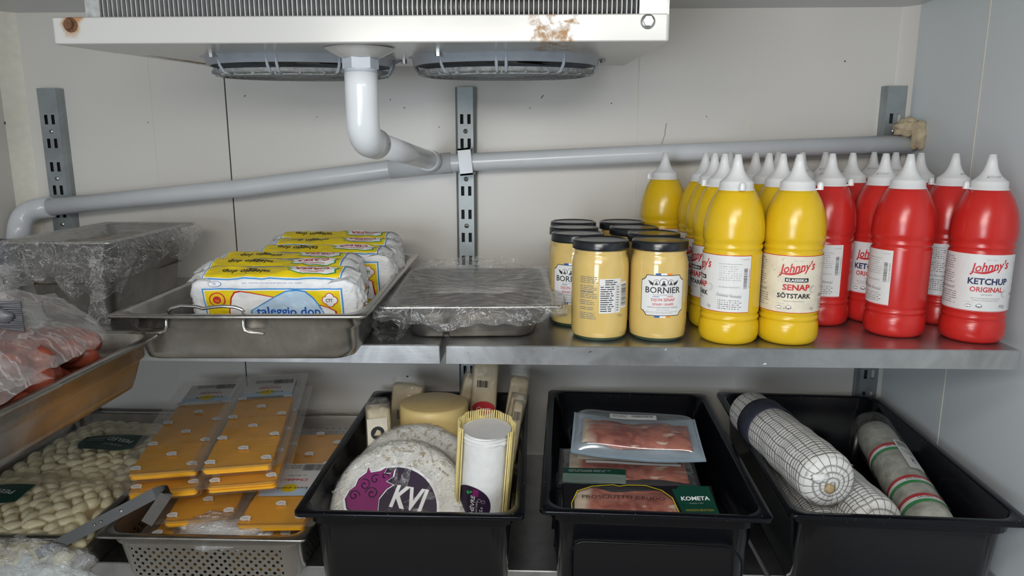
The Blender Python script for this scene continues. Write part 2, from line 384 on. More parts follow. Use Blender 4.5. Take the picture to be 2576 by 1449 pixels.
class D:
    def __init__(s, mb, F, step=0.004, lh=0.00028):
        s.mb = mb; s.F = F; s.st = step; s.lh = lh
    def _put(s, V, Fc, m, L): s.mb.add([s.F(x, y, s.lh*L) for x, y in V], Fc, m, False)
    def rect(s, x0, y0, x1, y1, m, L=1):
        nx = max(1, ceil(abs(x1-x0)/s.st)); ny = max(1, ceil(abs(y1-y0)/s.st))
        V = [(x0+(x1-x0)*i/nx, y0+(y1-y0)*j/ny) for i in range(nx+1) for j in range(ny+1)]
        Fc = [(i*(ny+1)+j, (i+1)*(ny+1)+j, (i+1)*(ny+1)+j+1, i*(ny+1)+j+1) for i in range(nx) for j in range(ny)]
        s._put(V, Fc, m, L)
    def poly(s, P, m, L=1):
        tri = tessellate_polygon([[Vector((x, y, 0)) for x, y in P]])
        V = list(P); Fc = [tuple(t) for t in tri]
        for _ in range(4):          # split long edges so that the artwork follows the surface
            out = []; mid = {}
            big = False
            for f in Fc:
                e = max(hypot(V[f[i]][0]-V[f[(i+1) % 3]][0], V[f[i]][1]-V[f[(i+1) % 3]][1]) for i in range(3))
                if e > s.st*2: big = True
            if not big: break
            for f in Fc:
                ms = []
                for i in range(3):
                    a, b = f[i], f[(i+1) % 3]; k = (min(a, b), max(a, b))
                    if k not in mid: V.append(((V[a][0]+V[b][0])/2, (V[a][1]+V[b][1])/2)); mid[k] = len(V)-1
                    ms.append(mid[k])
                out += [(f[0], ms[0], ms[2]), (ms[0], f[1], ms[1]), (ms[2], ms[1], f[2]), tuple(ms)]
            Fc = out
        s._put(V, Fc, m, L)
    def disc(s, cx, cy, r, m, L=1, n=28, ry=None):
        ry = ry or r
        s.poly([(cx+r*cos(2*pi*i/n), cy+ry*sin(2*pi*i/n)) for i in range(n)], m, L)
    def line(s, P, w, m, L=1):
        for a, b in zip(P, P[1:]):
            dx, dy = b[0]-a[0], b[1]-a[1]; l = hypot(dx, dy) or 1; nx, ny = -dy/l*w/2, dx/l*w/2
            ex, ey = dx/l*w*0.3, dy/l*w*0.3
            k = max(1, ceil(l/s.st))
            V = []; Fc = []
            for i in range(k+1):
                t = i/k; x = a[0]-ex+(dx+2*ex)*t; y = a[1]-ey+(dy+2*ey)*t
                V += [(x+nx, y+ny), (x-nx, y-ny)]
            for i in range(k): Fc.append((2*i, 2*i+1, 2*i+3, 2*i+2))
            s._put(V, Fc, m, L)
    def text(s, st, cx, cy, w, h, m, L=2, bold=0.0, shear=0.0, rot=0.0):
        V, Fc, x0, x1, y0, y1 = text_mesh(st, bold, shear)
        if w is None: w = (x1-x0)/(y1-y0)*h*0.9
        kx, ky = w/(x1-x0), h/(y1-y0); ca, sa = cos(rot), sin(rot)
        out = []
        for x, y in V:
            a = (x-(x0+x1)/2)*kx; b = (y-(y0+y1)/2)*ky
            out.append((cx+a*ca-b*sa, cy+a*sa+b*ca))
        s._put(out, Fc, m, L)
    def micro(s, x0, x1, ytop, n, dy, m, th=0.45, seed=1, L=2):    # rows of print too small to read
        r = random.Random(seed)
        for i in range(n):
            x = x0; y = ytop-i*dy; e = x1-(x1-x0)*r.uniform(0, 0.25)
            while x < e:
                w = r.uniform(1.2, 4.5)*dy; w = min(w, e-x)
                s.rect(x, y-dy*th, x+w, y, m, L); x += w+dy*0.45
    def bars(s, x0, y0, x1, y1, m, vert=True, seed=3, L=2):
        r = random.Random(seed); t = 0.0; n = (x1-x0) if vert else (y1-y0)
        while t < n:
            w = r.choice([0.0003, 0.0005, 0.0008])
            if vert: s.rect(x0+t, y0, min(x0+t+w, x1), y1, m, L)
            else: s.rect(x0, y0+t, x1, min(y0+t+w, y1), m, L)
            t += w+r.choice([0.0004, 0.0006, 0.0009])

def cyl_map(R, z0, a0=0.0):
    def F(x, y, h):
        a = x/R+a0; return ((R+h)*sin(a), -(R+h)*cos(a), z0+y)
    return F

def rr(w, l, r, z, n=6, cx=0, cy=0):
    P = []; r = min(r, w/2-1e-4, l/2-1e-4)
    for qx, qy, a in ((1, 1, 0), (-1, 1, 90), (-1, -1, 180), (1, -1, 270)):
        for i in range(n+1):
            t = radians(a+90*i/n)
            P.append((cx+qx*(w/2-r)+r*cos(t), cy+qy*(l/2-r)+r*sin(t), z))
    return P

# ------------------------------------------------------------------ the room
XL, XR, YB, ZC = -1.08, 0.724, 1.49, 1.835
def structure(name, mb, parent=None):
    o = mb.obj(name, parent); o['kind'] = 'structure'; return o
m = M(); m.box(XL-0.08, XR+0.08, YB, YB+0.08, -0.02, ZC+0.02, WALL)
m.box(-0.7905, -0.7893, YB-0.0006, YB, 0.2, ZC, WALL)
for x in (-0.635,): m.box(x-0.0011, x+0.0011, YB-0.0005, YB, 0.2, ZC, DARK)
for x in (0.20, 0.425): m.box(x-0.0008, x+0.0008, YB-0.0012, YB, 0.2, ZC, CAULK)
d = D(m, lambda x, y, h: (x, YB-0.0003-h, y), 0.02)
for (x, z, w, h, a) in ((0.0085, 1.669, .009, .0016, .8), (-0.016, 1.647, .004, .0012, -.8), (-.20, 1.61, .003, .0014, .5), (-.298, 1.664, .002, .002, 0), (-.27, 1.648, .003, .002, 0),
                       (.147, 1.656, .0025, .0025, 0), (.13, 1.41, .0012, .008, 0), (-.595, 1.672, .005, .0016, .9), (-.80, 1.62, .002, .002, 0), (-.45, 1.63, .004, .001, .2), (-.28, 1.08, .005, .004, 0),
                       (.337, 1.63, .002, .002, 0), (.60, 1.735, .003, .003, 0), (-.53, 1.50, .0015, .0015, 0), (.05, 1.56, .0015, .004, .4)):
    ca, sa = cos(a), sin(a)
    d.poly([(x+ca*p-sa*q, z+sa*p+ca*q) for p, q in ((-w/2, -h/2), (w/2, -h/3), (w/2, h/2), (-w/3, h/2))], MARK)
pts = [(.258, 1.617), (.2555, 1.60), (.2565, 1.597), (.251, 1.580), (.2485, 1.572), (.2495, 1.567), (.2455, 1.561), (.2475, 1.556), (.246, 1.552)]
d.line(pts, 0.0008, MARK)
structure('wall_back', m)
m = M(); m.box(XL-0.08, XL, -1.6, YB, -0.02, ZC+0.02, WALL)
dl = D(m, lambda x, y, h: (XL+0.0003+h, x, y), 0.02); dl.disc(1.46, 1.618, 0.003, MARK)
structure('wall_left', m)
m = M(); m.box(XR, XR+0.08, -1.6, YB, -0.02, ZC+0.02, WALLR)
for y in (1.245, 0.98): m.box(XR-0.0008, XR, y-0.0012, y+0.0012, 0.1, ZC, CAULK)
structure('wall_right', m)
m = M(); m.box(XL-0.08, XR+0.08, -1.68, -1.6, -0.02, ZC+0.02, wall_mat('far_wall_panel', (0.55, 0.53, 0.51))); structure('wall_front', m)
m = M(); m.box(XL-0.08, XR+0.08, -1.6, YB, -0.06, 0, FLOORM); structure('floor', m)
m = M(); m.box(XL-0.08, XR+0.08, -1.6, YB, ZC, ZC+0.06, CEILM); structure('ceiling', m)
def cove(x, sx):
    m = M(); m.lathe([(0.016, 0.1), (0.016, ZC)], WALL, 8, (x+sx*0.022, YB-0.022, 0), *((0, pi/2) if sx < 0 else (pi/2, pi)), smooth=True)
    return m
m = M(); m.add([(XR-0.024, YB, 0.05), (XR-0.018, YB-0.004, 0.05), (XR-0.004, YB-0.018, 0.05), (XR, YB-0.024, 0.05), (XR-0.024, YB, ZC), (XR-0.018, YB-0.004, ZC), (XR-0.004, YB-0.018, ZC), (XR, YB-0.024, ZC)],
               [(0, 1, 5, 4), (1, 2, 6, 5), (2, 3, 7, 6)], WALL, True)
structure('trim_1', m)
m = M(); m.add([(XL+0.03, YB, 0.05), (XL+0.024, YB-0.004, 0.05), (XL+0.004, YB-0.024, 0.05), (XL, YB-0.03, 0.05), (XL+0.03, YB, ZC), (XL+0.024, YB-0.004, ZC), (XL+0.004, YB-0.024, ZC), (XL, YB-0.03, ZC)],
               [(0, 1, 5, 4), (1, 2, 6, 5), (2, 3, 7, 6)], CAULK, True)
structure('trim_2', m)

# ------------------------------------------------------------------ slotted wall uprights
def upright(xc, w, label, zt=1.687, zb=0.35):
    t = thing('slotted_upright', label, 'shelf upright', (xc, YB, zb), group='slotted uprights on the back wall')
    H = zt-zb; dep = 0.020
    m = M()
    # slot pattern: pairs every 46.5 mm with a missing pair every third
    fw = w/2-0.005
    zs = [H-0.052-0.0345*k for k in range(int((H-0.07)/0.0345))]
    slots = [z for k, z in enumerate(zs) if k % 3 != 1 or k in (4,)]
    slots = []; z = H-0.062; k = 0
    while z > 0.05:
        slots.append(z); z -= 0.0475; k += 1
    sx = 0.0033; ox = 0.0072; sh = 0.0095
    xs = [-fw, -ox-sx, -ox+sx, ox-sx, ox+sx, fw]
    zc = [0.0]
    for z in sorted(slots): zc += [z-sh, z+sh]
    zc.append(H)
    for j in range(len(zc)-1):
        isslot = j % 2 == 1
        for i in range(5):
            if isslot and i in (1, 3): continue
            m.add([(xs[i], -dep, zc[j]), (xs[i+1], -dep, zc[j]), (xs[i+1], -dep, zc[j+1]), (xs[i], -dep, zc[j+1])], [(0, 1, 2, 3)], GALV)
    for s in (-1, 1):
        m.add([(s*fw, -dep, 0), (s*w/2, -dep+0.006, 0), (s*w/2, 0, 0), (s*fw, -dep, H), (s*w/2, -dep+0.006, H), (s*w/2, 0, H)], [(0, 1, 4, 3), (1, 2, 5, 4)], GALV)
    m.add([(-fw, -dep, H), (fw, -dep, H), (w/2, -dep+0.006, H), (w/2, 0, H), (-w/2, 0, H), (-w/2, -dep+0.006, H)], [(0, 1, 2, 3, 4, 5)], GALV)
    m.add([(-fw, -0.006, 0), (fw, -0.006, 0), (fw, -0.006, H), (-fw, -0.006, H)], [(0, 1, 2, 3)], DARK)
    m.obj('channel', t)
    for k, z in enumerate(slots):
        if k % 2 == 0 and z-0.024 > 0.05:
            q = M(); q.lathe([(0.0001, 0.0022), (0.003, 0.002), (0.0048, 0.0)], ZINC, 16)
            q.box(-0.0028, 0.0028, -0.0005, 0.0005, 0.0021, 0.0024, DARK); q.box(-0.0005, 0.0005, -0.0028, 0.0028, 0.0021, 0.0024, DARK)
            q.obj('screw', t, (0, -dep, z-0.0237), (pi/2, 0, 0))
    return t
upright(-0.9935, 0.048, 'grey slotted metal upright on the back wall behind the deep wrapped pan')
upright(-0.1445, 0.041, 'grey slotted metal upright in the middle of the back wall, behind the pipe clip')
upright(0.698, 0.046, 'grey slotted metal upright in the right corner above the ketchup bottles')

# ------------------------------------------------------------------ evaporator cooler under the ceiling
ev = thing('evaporator_cooler', 'white ceiling-mounted evaporator cooler with metal fins and two grey fans underneath', 'cooler', (-0.211, 0.87, 1.6905))
m = M(); m.x = None
def slope(R): return [(x, y, z+0.042*max(0, y-0.005)) for x, y, z in R]
m.rings([slope(rr(0.722, 0.13, 0.004, 0.0015, 3, 0, 0.065)), rr(0.722, 0.13, 0.004, 0.029, 3, 0, 0.065)], ENAMEL, smooth=False)
m.add(slope(rr(0.719, 0.127, 0.004, 0.0, 3, 0, 0.065)), [tuple(range(16))], ENAMEL)
m.rings([slope(rr(0.722, 0.13, 0.004, 0.0015, 3, 0, 0.065)), slope(rr(0.719, 0.127, 0.004, 0.0, 3, 0, 0.065))], ENAMEL)
m.rings([rr(0.722, 0.13, 0.004, 0.029, 3, 0, 0.065), rr(0.719, 0.127, 0.004, 0.0305, 3, 0, 0.065), rr(0.712, 0.12, 0.003, 0.0305, 3, 0, 0.065), rr(0.712, 0.12, 0.003, 0.008, 3, 0, 0.065)], ENAMEL)
m.lathe([(0.044, 0.0005), (0.038, -0.003), (0.027, -0.0085), (0.0215, -0.0105)], ENAMEL, 40, (-0.0115, 0.062, 0))
m.obj('drip_tray', ev)
m = M(); m.add([(-0.3595, 0.128, 0.0055), (0.3595, 0.128, 0.0055), (0.3595, 0.43, 0.0185), (-0.3595, 0.43, 0.0185), (-0.3595, 0.128, 0.142), (0.3595, 0.128, 0.142), (0.3595, 0.43, 0.142), (-0.3595, 0.43, 0.142)],
               [(0, 3, 2, 1), (4, 5, 6, 7), (1, 2, 6, 5), (2, 3, 7, 6), (3, 0, 4, 7)], ENAMEL); m.obj('housing', ev)
m = M(); y0 = 0.012
for i in range(112):
    x = -0.304+i*0.00566
    m.box(x-0.0004, x+0.0004, y0, y0+0.108, 0.022, 0.142, FIN)
m.obj('coil_fins', ev)
m = M()
for z in (0.045, 0.083, 0.121):
    for yy in (0.03, 0.055, 0.08):
        m.tube([(-0.31, y0+yy, z-0.006 if yy == 0.055 else z), (0.327, y0+yy, z-0.006 if yy == 0.055 else z)], 0.0085, COILT, 10)
m.box(-0.31, 0.327, y0+0.10, y0+0.104, 0.02, 0.142, DARK)
m.obj('coil_tubes', ev)
for s, w in ((-1, 0.022), (1, 0.034)):
    m = M(); xa = s*0.31 if s < 0 else 0.327
    x0, x1 = (xa-w*0.6, xa+0.004) if s < 0 else (xa, xa+w-0.004)
    m.box(x0, x1, 0.008, 0.125, 0.02, 0.143, SPANG)
    if s > 0: m.box(x1, x1+0.003, 0.002, 0.125, 0.02, 0.143, ENAMEL)
    m.obj('end_plate', ev)
for x, mt, lab in ((-0.338, RUST, 'rusty bolt'), (0.336, ZINC, 'clean hexagonal bolt')):
    m = M(); m.lathe([(0.0001, 0.001), (0.008, 0.001), (0.0085, 0)], mt, 24)
    m.rings([[(0.0058*cos(pi/3*i), 0.0058*sin(pi/3*i), z) for i in range(6)] for z in (0.001, 0.0055)], mt, False, True, False)
    tag(m.obj('bolt', ev, (x, 0, 0.0215), (pi/2, 0, 0)), lab)
def fan(cx, cy):
    m = M(); R = 0.137; sl = 0.045
    m.x = Matrix.Translation((cx, cy, 0.0145)) @ Matrix.Rotation(0.046, 4, 'X')
    m.lathe([(0.146, 0.004), (0.146, -0.003), (0.143, -0.0040), (0.1395, -0.0045), (0.1365, -0.0150), (0.131, -0.0155), (0.133, 0.002), (0.146, 0.004)], GREYP, 64)
    for k, dg in enumerate((270, 180, 90, 0, 232, 308, 128, 52)):
        a = radians(dg)
        for da in ((-0.048, 0.048) if k < 4 else (0,)):
            aa = a+da
            m.tube([(0.1385*cos(aa), 0.1385*sin(aa), -0.003), (0.1355*cos(aa), 0.1355*sin(aa), -0.018), (0.130*cos(aa), 0.130*sin(aa), -0.0265), (0.118*cos(aa), 0.118*sin(aa), -0.029)], 0.0022, GREYP, 8)
    o = m.obj('fan_ring', ev)
    g = M(); g.x = m.x
    g.lathe([(0.1305, -0.022), (0.131, -0.026), (0.124, -0.0285), (0.118, -0.0292)], GRIME, 64)
    for r in (0.118, 0.108, 0.098, 0.088, 0.078, 0.068, 0.058, 0.048):
        g.lathe([(r-0.0035, -0.0288), (r-0.0035, -0.031), (r, -0.031), (r, -0.0288), (r-0.0035, -0.0288)], GRIME, 56, smooth=False)
    g.lathe([(0.0001, -0.0315), (0.042, -0.0315), (0.044, -0.024)], GRIME, 40)
    for k in range(24):
        a = 2*pi*k/24; g.tube([(0.04*cos(a), 0.04*sin(a), -0.0296), (0.127*cos(a), 0.127*sin(a), -0.0286)], 0.0013, GRIME, 6)
    g.obj('fan_grille', o)
    b = M(); b.x = m.x
    b.lathe([(0.0001, 0.0), (0.03, -0.002), (0.034, 0.02)], GRIME, 30)
    for k in range(5):
        a = 2*pi*k/5
        b.grid(lambda u, v: ((0.03+0.09*u)*cos(a+(v-0.5)*0.7), (0.03+0.09*u)*sin(a+(v-0.5)*0.7), -0.008+0.014*v), 6, 4, GRIME)
    b.obj('fan_blades', o)
    for a in (radians(12), radians(236)):
        l = M(); l.x = m.x
        px, py = 0.152*cos(a), 0.152*sin(a)
        l.lathe([(0.0075, 0.004), (0.0075, -0.003), (0.0001, -0.003)], GREYP, 16, (px, py, 0))
        l.add([(0.14*cos(a-0.09), 0.14*sin(a-0.09), -0.003), (px, py, -0.003), (0.14*cos(a+0.09), 0.14*sin(a+0.09), -0.003), (0.134*cos(a), 0.134*sin(a), -0.012)], [(0, 1, 3), (1, 2, 3), (0, 2, 1)], GREYP)
        l.rings([[(px+0.0042*cos(pi/3*i), py+0.0042*sin(pi/3*i), z) for i in range(6)] for z in (-0.003, -0.0085)], ZINC, False, True, False)
        l.obj('guard_bolt', o)
fan(-0.357+0.211, 1.128-0.87); fan(-0.049+0.211, 1.128-0.87)

# ------------------------------------------------------------------ drain pipe
dp = thing('drain_pipe', 'white plastic drain pipe dropping from the cooler and running along the back wall', 'pipe', (-0.2225, 0.932, 1.545))
def L(x, y, z): return (x+0.2225, y-0.932, z-1.545)
m = M(); c = L(-0.2225, 0.932, 0)
m.rings([[(0.0225*cos(pi/3*i+0.26), 0.0225*sin(pi/3*i+0.26), z) for i in range(6)] for z in (0.122, 0.137)], GREYP, True, True, False)
m.lathe([(0.0225, 0.1365), (0.0235, 0.137), (0.0235, 0.1395), (0.0001, 0.1395)], GREYP, 30); m.lathe([(0.0205, 0.122), (0.0205, 0.119), (0.0195, 0.1185), (0.0195, 0.116)], GREYP, 30)
m.obj('hex_fitting', dp)
tee = Vector(L(-0.205, 1.425, 1.5425)); dr = Vector((0, 0, 0.1175))
bend = Vector((0, 0, 0.035)); dirn = (tee-bend).normalized()
P = [(0, 0, z) for z in (0.1175, 0.10, 0.08, 0.062)]
for i in range(1, 12):
    t = i/12; a = Vector((0, 0, 0.062)); b = bend; cc = bend+dirn*0.032
    P.append(tuple(a*(1-t)**2+b*2*t*(1-t)+cc*t*t))
P.append(tuple(bend+dirn*0.034)); P.append(tuple(bend+dirn*0.062))
m = M(); m.tube(P, 0.0208, PVC, 28); m.obj('elbow', dp)
m = M(); m.tube([tuple(bend+dirn*0.05), tuple(tee-dirn*0.02)], 0.0172, PVC, 26); m.obj('branch_pipe', dp)
e0 = Vector(L(-1.0, 1.43, 1.4495)); e1 = Vector(L(0.712, 1.43, 1.5765)); 
PL = [e0, Vector(L(-0.60, 1.432, 1.4885)), Vector(L(-0.22, 1.435, 1.5370)), Vector(L(0.2, 1.435, 1.5560)), e1]
m = M(); m.tube([tuple(p) for p in PL], 0.0178, PVC, 26); m.obj('main_pipe', dp)
m = M(); md = (Vector(L(-0.15, 1.435, 1.5412))-Vector(L(-0.30, 1.433, 1.5268))).normalized()
m.tube([tuple(Vector(L(-0.292, 1.434, 1.5285))), tuple(Vector(L(-0.17, 1.435, 1.5400)))], 0.0203, PVC, 28)
m.tube([tuple(tee-dirn*0.055), tuple(tee-dirn*0.0)], 0.0205, PVC, 28); m.obj('tee_fitting', dp)
m = M(); P = [L(-0.985, 1.43, 1.4510)]
for i in range(0, 9):
    t = i/8; a = Vector(L(-1.01, 1.43, 1.448)); b = Vector(L(-1.046, 1.43, 1.444)); c2 = Vector(L(-1.046, 1.415, 1.410)); P.append(tuple(a*(1-t)**2+b*2*t*(1-t)+c2*t*t))
P.append(L(-1.046, 1.405, 1.38))
m.tube(P, 0.0210, PVC, 24); m.obj('end_elbow', dp)
m = M(); m.x = Matrix.Translation((-0.140, 1.435, 1.5425)) @ Matrix.Rotation(-0.10, 4, 'Y')
m.box(-0.0125, 0.0125, -0.0245, -0.020, -0.026, 0.026, PVC); m.box(-0.0125, 0.0125, -0.0245, 0.033, 0.0225, 0.026, PVC); m.box(-0.0125, 0.0125, -0.0245, 0.033, -0.026, -0.0225, PVC)
tag(m.obj('pipe_clip'), 'square white plastic clip holding the drain pipe against the middle upright', 'clip')
m = M()
def blob(m, c, r, mat, sq=(1, 1, 1), amp=0.25, fr=3, nu=20, nv=14, seed=0, nsc=None):
    c = Vector(c)
    def F(u, v):
        a = 2*pi*u; b = pi*(v-0.5); d = Vector((cos(a)*cos(b), sin(a)*cos(b), sin(b)))
        k = 1+amp*noise.noise(d*fr+Vector((seed*7.1, seed*3.3, 0)))
        return tuple(c+Vector((d.x*sq[0], d.y*sq[1], d.z*sq[2]))*r*k)
    m.grid(F, nu, nv, mat)
blob(m, (0.702, 1.425, 1.605), 0.022, FOAM, (1.0, 1, 0.85), 0.6, 2.2, seed=2)
blob(m, (0.716, 1.412, 1.592), 0.017, FOAM, (0.7, 1, 1.6), 0.5, 2.0, seed=5)
tag(m.obj('sealant_foam'), 'lump of tan expanding foam sealing the pipe end in the right corner', 'sealant')

# ------------------------------------------------------------------ shelves
def shelf(name, x0, x1, y0, y1, z, label, dirt=True):
    m = M(); th = 0.027
    cx, cy = (x0+x1)/2, (y0+y1)/2; w, l = (x1-x0), (y1-y0)
    m.rings([rr(w-0.02, l-0.02, 0.001, -th, 2), rr(w, l, 0.001, -th, 2), rr(w, l, 0.002, -0.0015, 2), rr(w-0.003, l-0.003, 0.002, 0, 2)], SHELF, False, True, False)
    m.rings([rr(w-0.02, l-0.02, 0.001, -th, 2), rr(w-0.02, l-0.02, 0.001, -th+0.002, 2), rr(w-0.004, l-0.004, 0.001, -th+0.002, 2), rr(w-0.004, l-0.004, 0.001, -0.002, 2)], SHELF, False, True, False)
    if dirt:
        r = random.Random(int(x0*1000)); d = D(m, lambda x, y, h: (x, -l/2-0.0002-h, y), 0.03)
        for k in range(10):
            px = r.uniform(-w/2+0.01, min(w/2, -w/2+0.45)); pz = r.uniform(-0.024, -0.003)
            d.poly([(px, pz), (px+r.uniform(0.001, 0.006), pz+0.001), (px+0.003, pz+r.uniform(0.001, 0.003))], WHITE if k % 3 else MARK)
    o = m.obj(name, None, (cx, cy, z)); return tag(o, label, 'shelf')
shelf('steel_shelf', XL+0.012, -0.1345, 0.9655, 1.4685, 1.30, 'upper left stainless steel wall shelf holding the steel pan of wrapped cheeses')
shelf('steel_shelf', -0.127, 0.659, 0.9655, 1.4685, 1.30, 'upper right stainless steel wall shelf carrying mustard jars and squeeze bottles')
shelf('steel_shelf', XL+0.012, 0.362, 1.03, 1.4685, 0.913, 'lower stainless steel shelf under the perforated pan and black food pans')
shelf('steel_shelf', 0.368, XR-0.006, 1.03, 1.4685, 0.913, 'lower right stainless steel shelf under the black pan of salami')
shelf('steel_shelf', XL+0.004, -0.63, 0.30, 0.955, 1.274, 'steel shelf on the left wall under the pan of bagged sausages', False)

# ------------------------------------------------------------------ gastronorm pans
def gn(mb, w, l, h, mat, rim=0.013, rc=0.009, bc=0.03, taper=0.012, lip=0.004, step=None, th=0.0012, wallmat=None, rb=0.012):
    """steel pan: origin at base centre, rim at z=h"""
    wm = wallmat or mat
    W, Ln = w-2*rim, l-2*rim
    out = [rr(W-2*taper-2*rb, Ln-2*taper-2*rb, bc*0.6, 0), rr(W-2*taper-0.006, Ln-2*taper-0.006, bc*0.9, 0.003), rr(W-2*taper+0.001, Ln-2*taper+0.001, bc, rb)]
    if step:
        zs, ds = step
        out += [rr(W-2*ds, Ln-2*ds, bc, zs-0.002), rr(W, Ln, bc, zs+0.002)]
    out += [rr(W+0.001, Ln+0.001, bc, h-0.002)]
    mb.rings(out, wm, True, False)
    mb.rings([rr(W+0.001, Ln+0.001, bc, h-0.002), rr(w-0.004, l-0.004, rc, h-0.002), rr(w-0.002, l-0.002, rc, h-lip), rr(w, l, rc, h-lip), rr(w, l, rc, h-0.0012), rr(w-0.002, l-0.002, rc, h), rr(W+0.003, Ln+0.003, bc, h), rr(W-0.001, Ln-0.001, bc, h-0.002)], mat)
    inn = [rr(W-0.001, Ln-0.001, bc, h-0.002)]
    if step: inn += [rr(W-2*th, Ln-2*th, bc, zs+0.002), rr(W-2*ds-2*th, Ln-2*ds-2*th, bc, zs-0.002)]
    inn += [rr(W-2*taper-2*th, Ln-2*taper-2*th, bc, rb+th), rr(W-2*taper-0.006-2*th, Ln-2*taper-0.006-2*th, bc*0.9, 0.003+th), rr(W-2*taper-2*rb, Ln-2*taper-2*rb, bc*0.6, th)]
    mb.rings(inn, wm, False, True)

def black_pan(loc, rz, label, recess=False):
    t = thing('black_food_pan', label, 'food pan', loc, (0, 0, rz), 'black plastic food pans on the lower shelf')
    m = M(); w, l, h = 0.328, 0.520, 0.151
    gn(m, w, l, h, BLACKP, rim=0.013, rc=0.012, bc=0.032, taper=0.014, lip=0.006, step=(h-0.026, 0.006), th=0.0025)
    if recess:      # rounded raised outline on the front wall
        yb = -l/2+0.0185
        P = [(-0.118, yb+0.004, 0.0), (-0.118, yb+0.001, 0.075)]
        for i in range(9): a = pi-pi/2*i/8; P.append((-0.098+0.02*cos(a), yb-0.0, 0.075+0.02*sin(a)))
        for i in range(9): a = pi/2-pi/2*i/8; P.append((0.098+0.03*cos(a), yb-0.0, 0.065+0.03*sin(a)))
        P.append((0.128, yb+0.004, 0.0)); m.tube(P, 0.0018, BLACKP, 8)
    m.obj('pan_body', t)
    return t
black_pan((-0.179, 1.183, 0.913), 0.0, 'black plastic pan holding brie wheels, a yellow cheese and a white goat log')
black_pan((0.180, 1.195, 0.913), radians(-2.3), 'middle black plastic pan holding sliced ham packs', True)
black_pan((0.5325, 1.195, 0.913), radians(-2.4), 'right black plastic pan holding white netted salamis')

def steel_pan(name, loc, rz, w, l, h, label, **kw):
    t = thing(name, label, 'pan', loc, (0, 0, rz)); m = M(); gn(m, w, l, h, STEEL, **kw); m.obj('pan_body', t); return t
tp = steel_pan('steel_pan', (-0.3835, 1.123, 1.30), radians(2), 0.325, 0.53, 0.0655, 'shallow stainless pan with wire handles holding white and yellow wrapped cheeses', step=(0.045, 0.004), taper=0.010)
# drop wire handle on the front wall and on the back wall
for s in (-1, 1):
    m = M(); y = s*(0.265-0.0165)
    def hx(x, z, o=0.0): return (x, y+s*o, z)
    P = [hx(-0.118, 0.040, 0.007), hx(-0.100, 0.0415, 0.006), hx(-0.0935, 0.044, 0.006), hx(-0.092, 0.050, 0.006), hx(-0.092, 0.066, 0.004)]
    m.tube([(p[0], p[1], p[2]) for p in P], 0.0022, WIRE, 10)
    P2 = [(-x, b, c) for x, b, c in P]; P2 = [(p[0]-0.087, p[1], p[2]) for p in P2]
    m.tube(P2, 0.0022, WIRE, 10)
    C_ = [(-0.092, y, 0.066), (-0.086, y, 0.0715), (-0.074, y, 0.0745), (-0.055, y, 0.0735), (-0.046, y, 0.0710), (-0.037, y, 0.0725), (-0.022, y, 0.0740), (-0.006, y, 0.0730), (0.002, y, 0.0700), (0.005, y, 0.0665)]
    m.tube(C_, 0.0022, WIRE, 10); m.obj('wire_handle', tp)
sp = steel_pan('steel_pan', (-0.6385, 0.627, 1.274), 0.0, 0.325, 0.515, 0.065, 'dull stainless pan on the left holding bagged red sausages', step=(0.038, 0.004), taper=0.010)
dpan = steel_pan('deep_steel_pan', (-0.733, 1.20, 1.30), radians(1), 0.172, 0.285, 0.130, 'deep stainless pan wrapped over in cling film on the upper shelf', bc=0.022, taper=0.014)
# filling of the deep pan (tan sauce) and its cling film
TAN = plain('brown_sauce', (0.20, 0.135, 0.06), 0.35, var=0.35, nsc=20, bump=0.5, bsc=40, bd=0.004)
m = M(); m.grid(lambda u, v: ((u-0.5)*0.136, (v-0.5)*0.252, 0.112+0.006*noise.noise(Vector((u*5, v*5, 1)))), 20, 26, TAN)
m.grid(lambda u, v: ((u-0.5)*0.130, (v-0.5)*0.246, 0.06), 2, 2, TAN)
o = m.obj('brown_food', None, (-0.733, 1.20, 1.30)); tag(o, 'tan brown food filling the deep steel pan under cling film', 'food', kind='stuff')
def wrap(w, l, h, drop, seed, mat, top_mat=None, flare=0.006, amp=0.012, lift=0.001, nf=46, notch=0.5):
    """cling film stretched over a pan rim, with a crumpled skirt"""
    m = M(); r = random.Random(seed); N = 160; base = rr(w, l, 0.012, 0, 8)
    # resample perimeter
    per = []; L_ = [0]
    for a, b in zip(base, base[1:]+base[:1]): L_.append(L_[-1]+hypot(a[0]-b[0], a[1]-b[1]))
    T = L_[-1]; bb = base+[base[0]]
    for i in range(N):
        s = T*i/N; k = 0
        while L_[k+1] < s: k += 1
        t = (s-L_[k])/(L_[k+1]-L_[k]+1e-9); per.append((bb[k][0]*(1-t)+bb[k+1][0]*t, bb[k][1]*(1-t)+bb[k+1][1]*t))
    K = 12; rings = []
    for k in range(K+1):
        t = k/K; ring = []
        for i, (x, y) in enumerate(per):
            dl = drop*(0.55+0.45*noise.noise(Vector((x*11, y*11, seed)))+notch*0.35*noise.noise(Vector((x*40, y*40, seed+5))))
            dl = max(dl, drop*0.12)
            nl = hypot(x/w, y/l) or 1; nx, ny = x/w/nl, y/l/nl
            e = 0.002+flare*sin(pi*t)*0.6-flare*0.4*t*t+amp*t*noise.noise(Vector((i*0.35, t*2.5, seed)))+0.3*amp*t*noise.noise(Vector((i*1.1, t*7, seed+2)))
            ring.append((x+nx*e, y+ny*e, h+lift-dl*t))
        rings.append(ring)
    m.rings(rings, mat)
    ns = 10; tops = []
    for k in range(ns+1):
        t = k/ns; q = 1-t
        tops.append([(x*q, y*q, h+lift-0.0025*sin(pi*min(1, t*1.0)*0.5)+0.0008*noise.noise(Vector((x*q*60, y*q*60, seed)))) for x, y in per])
    m.rings(tops, top_mat or mat)
    return m
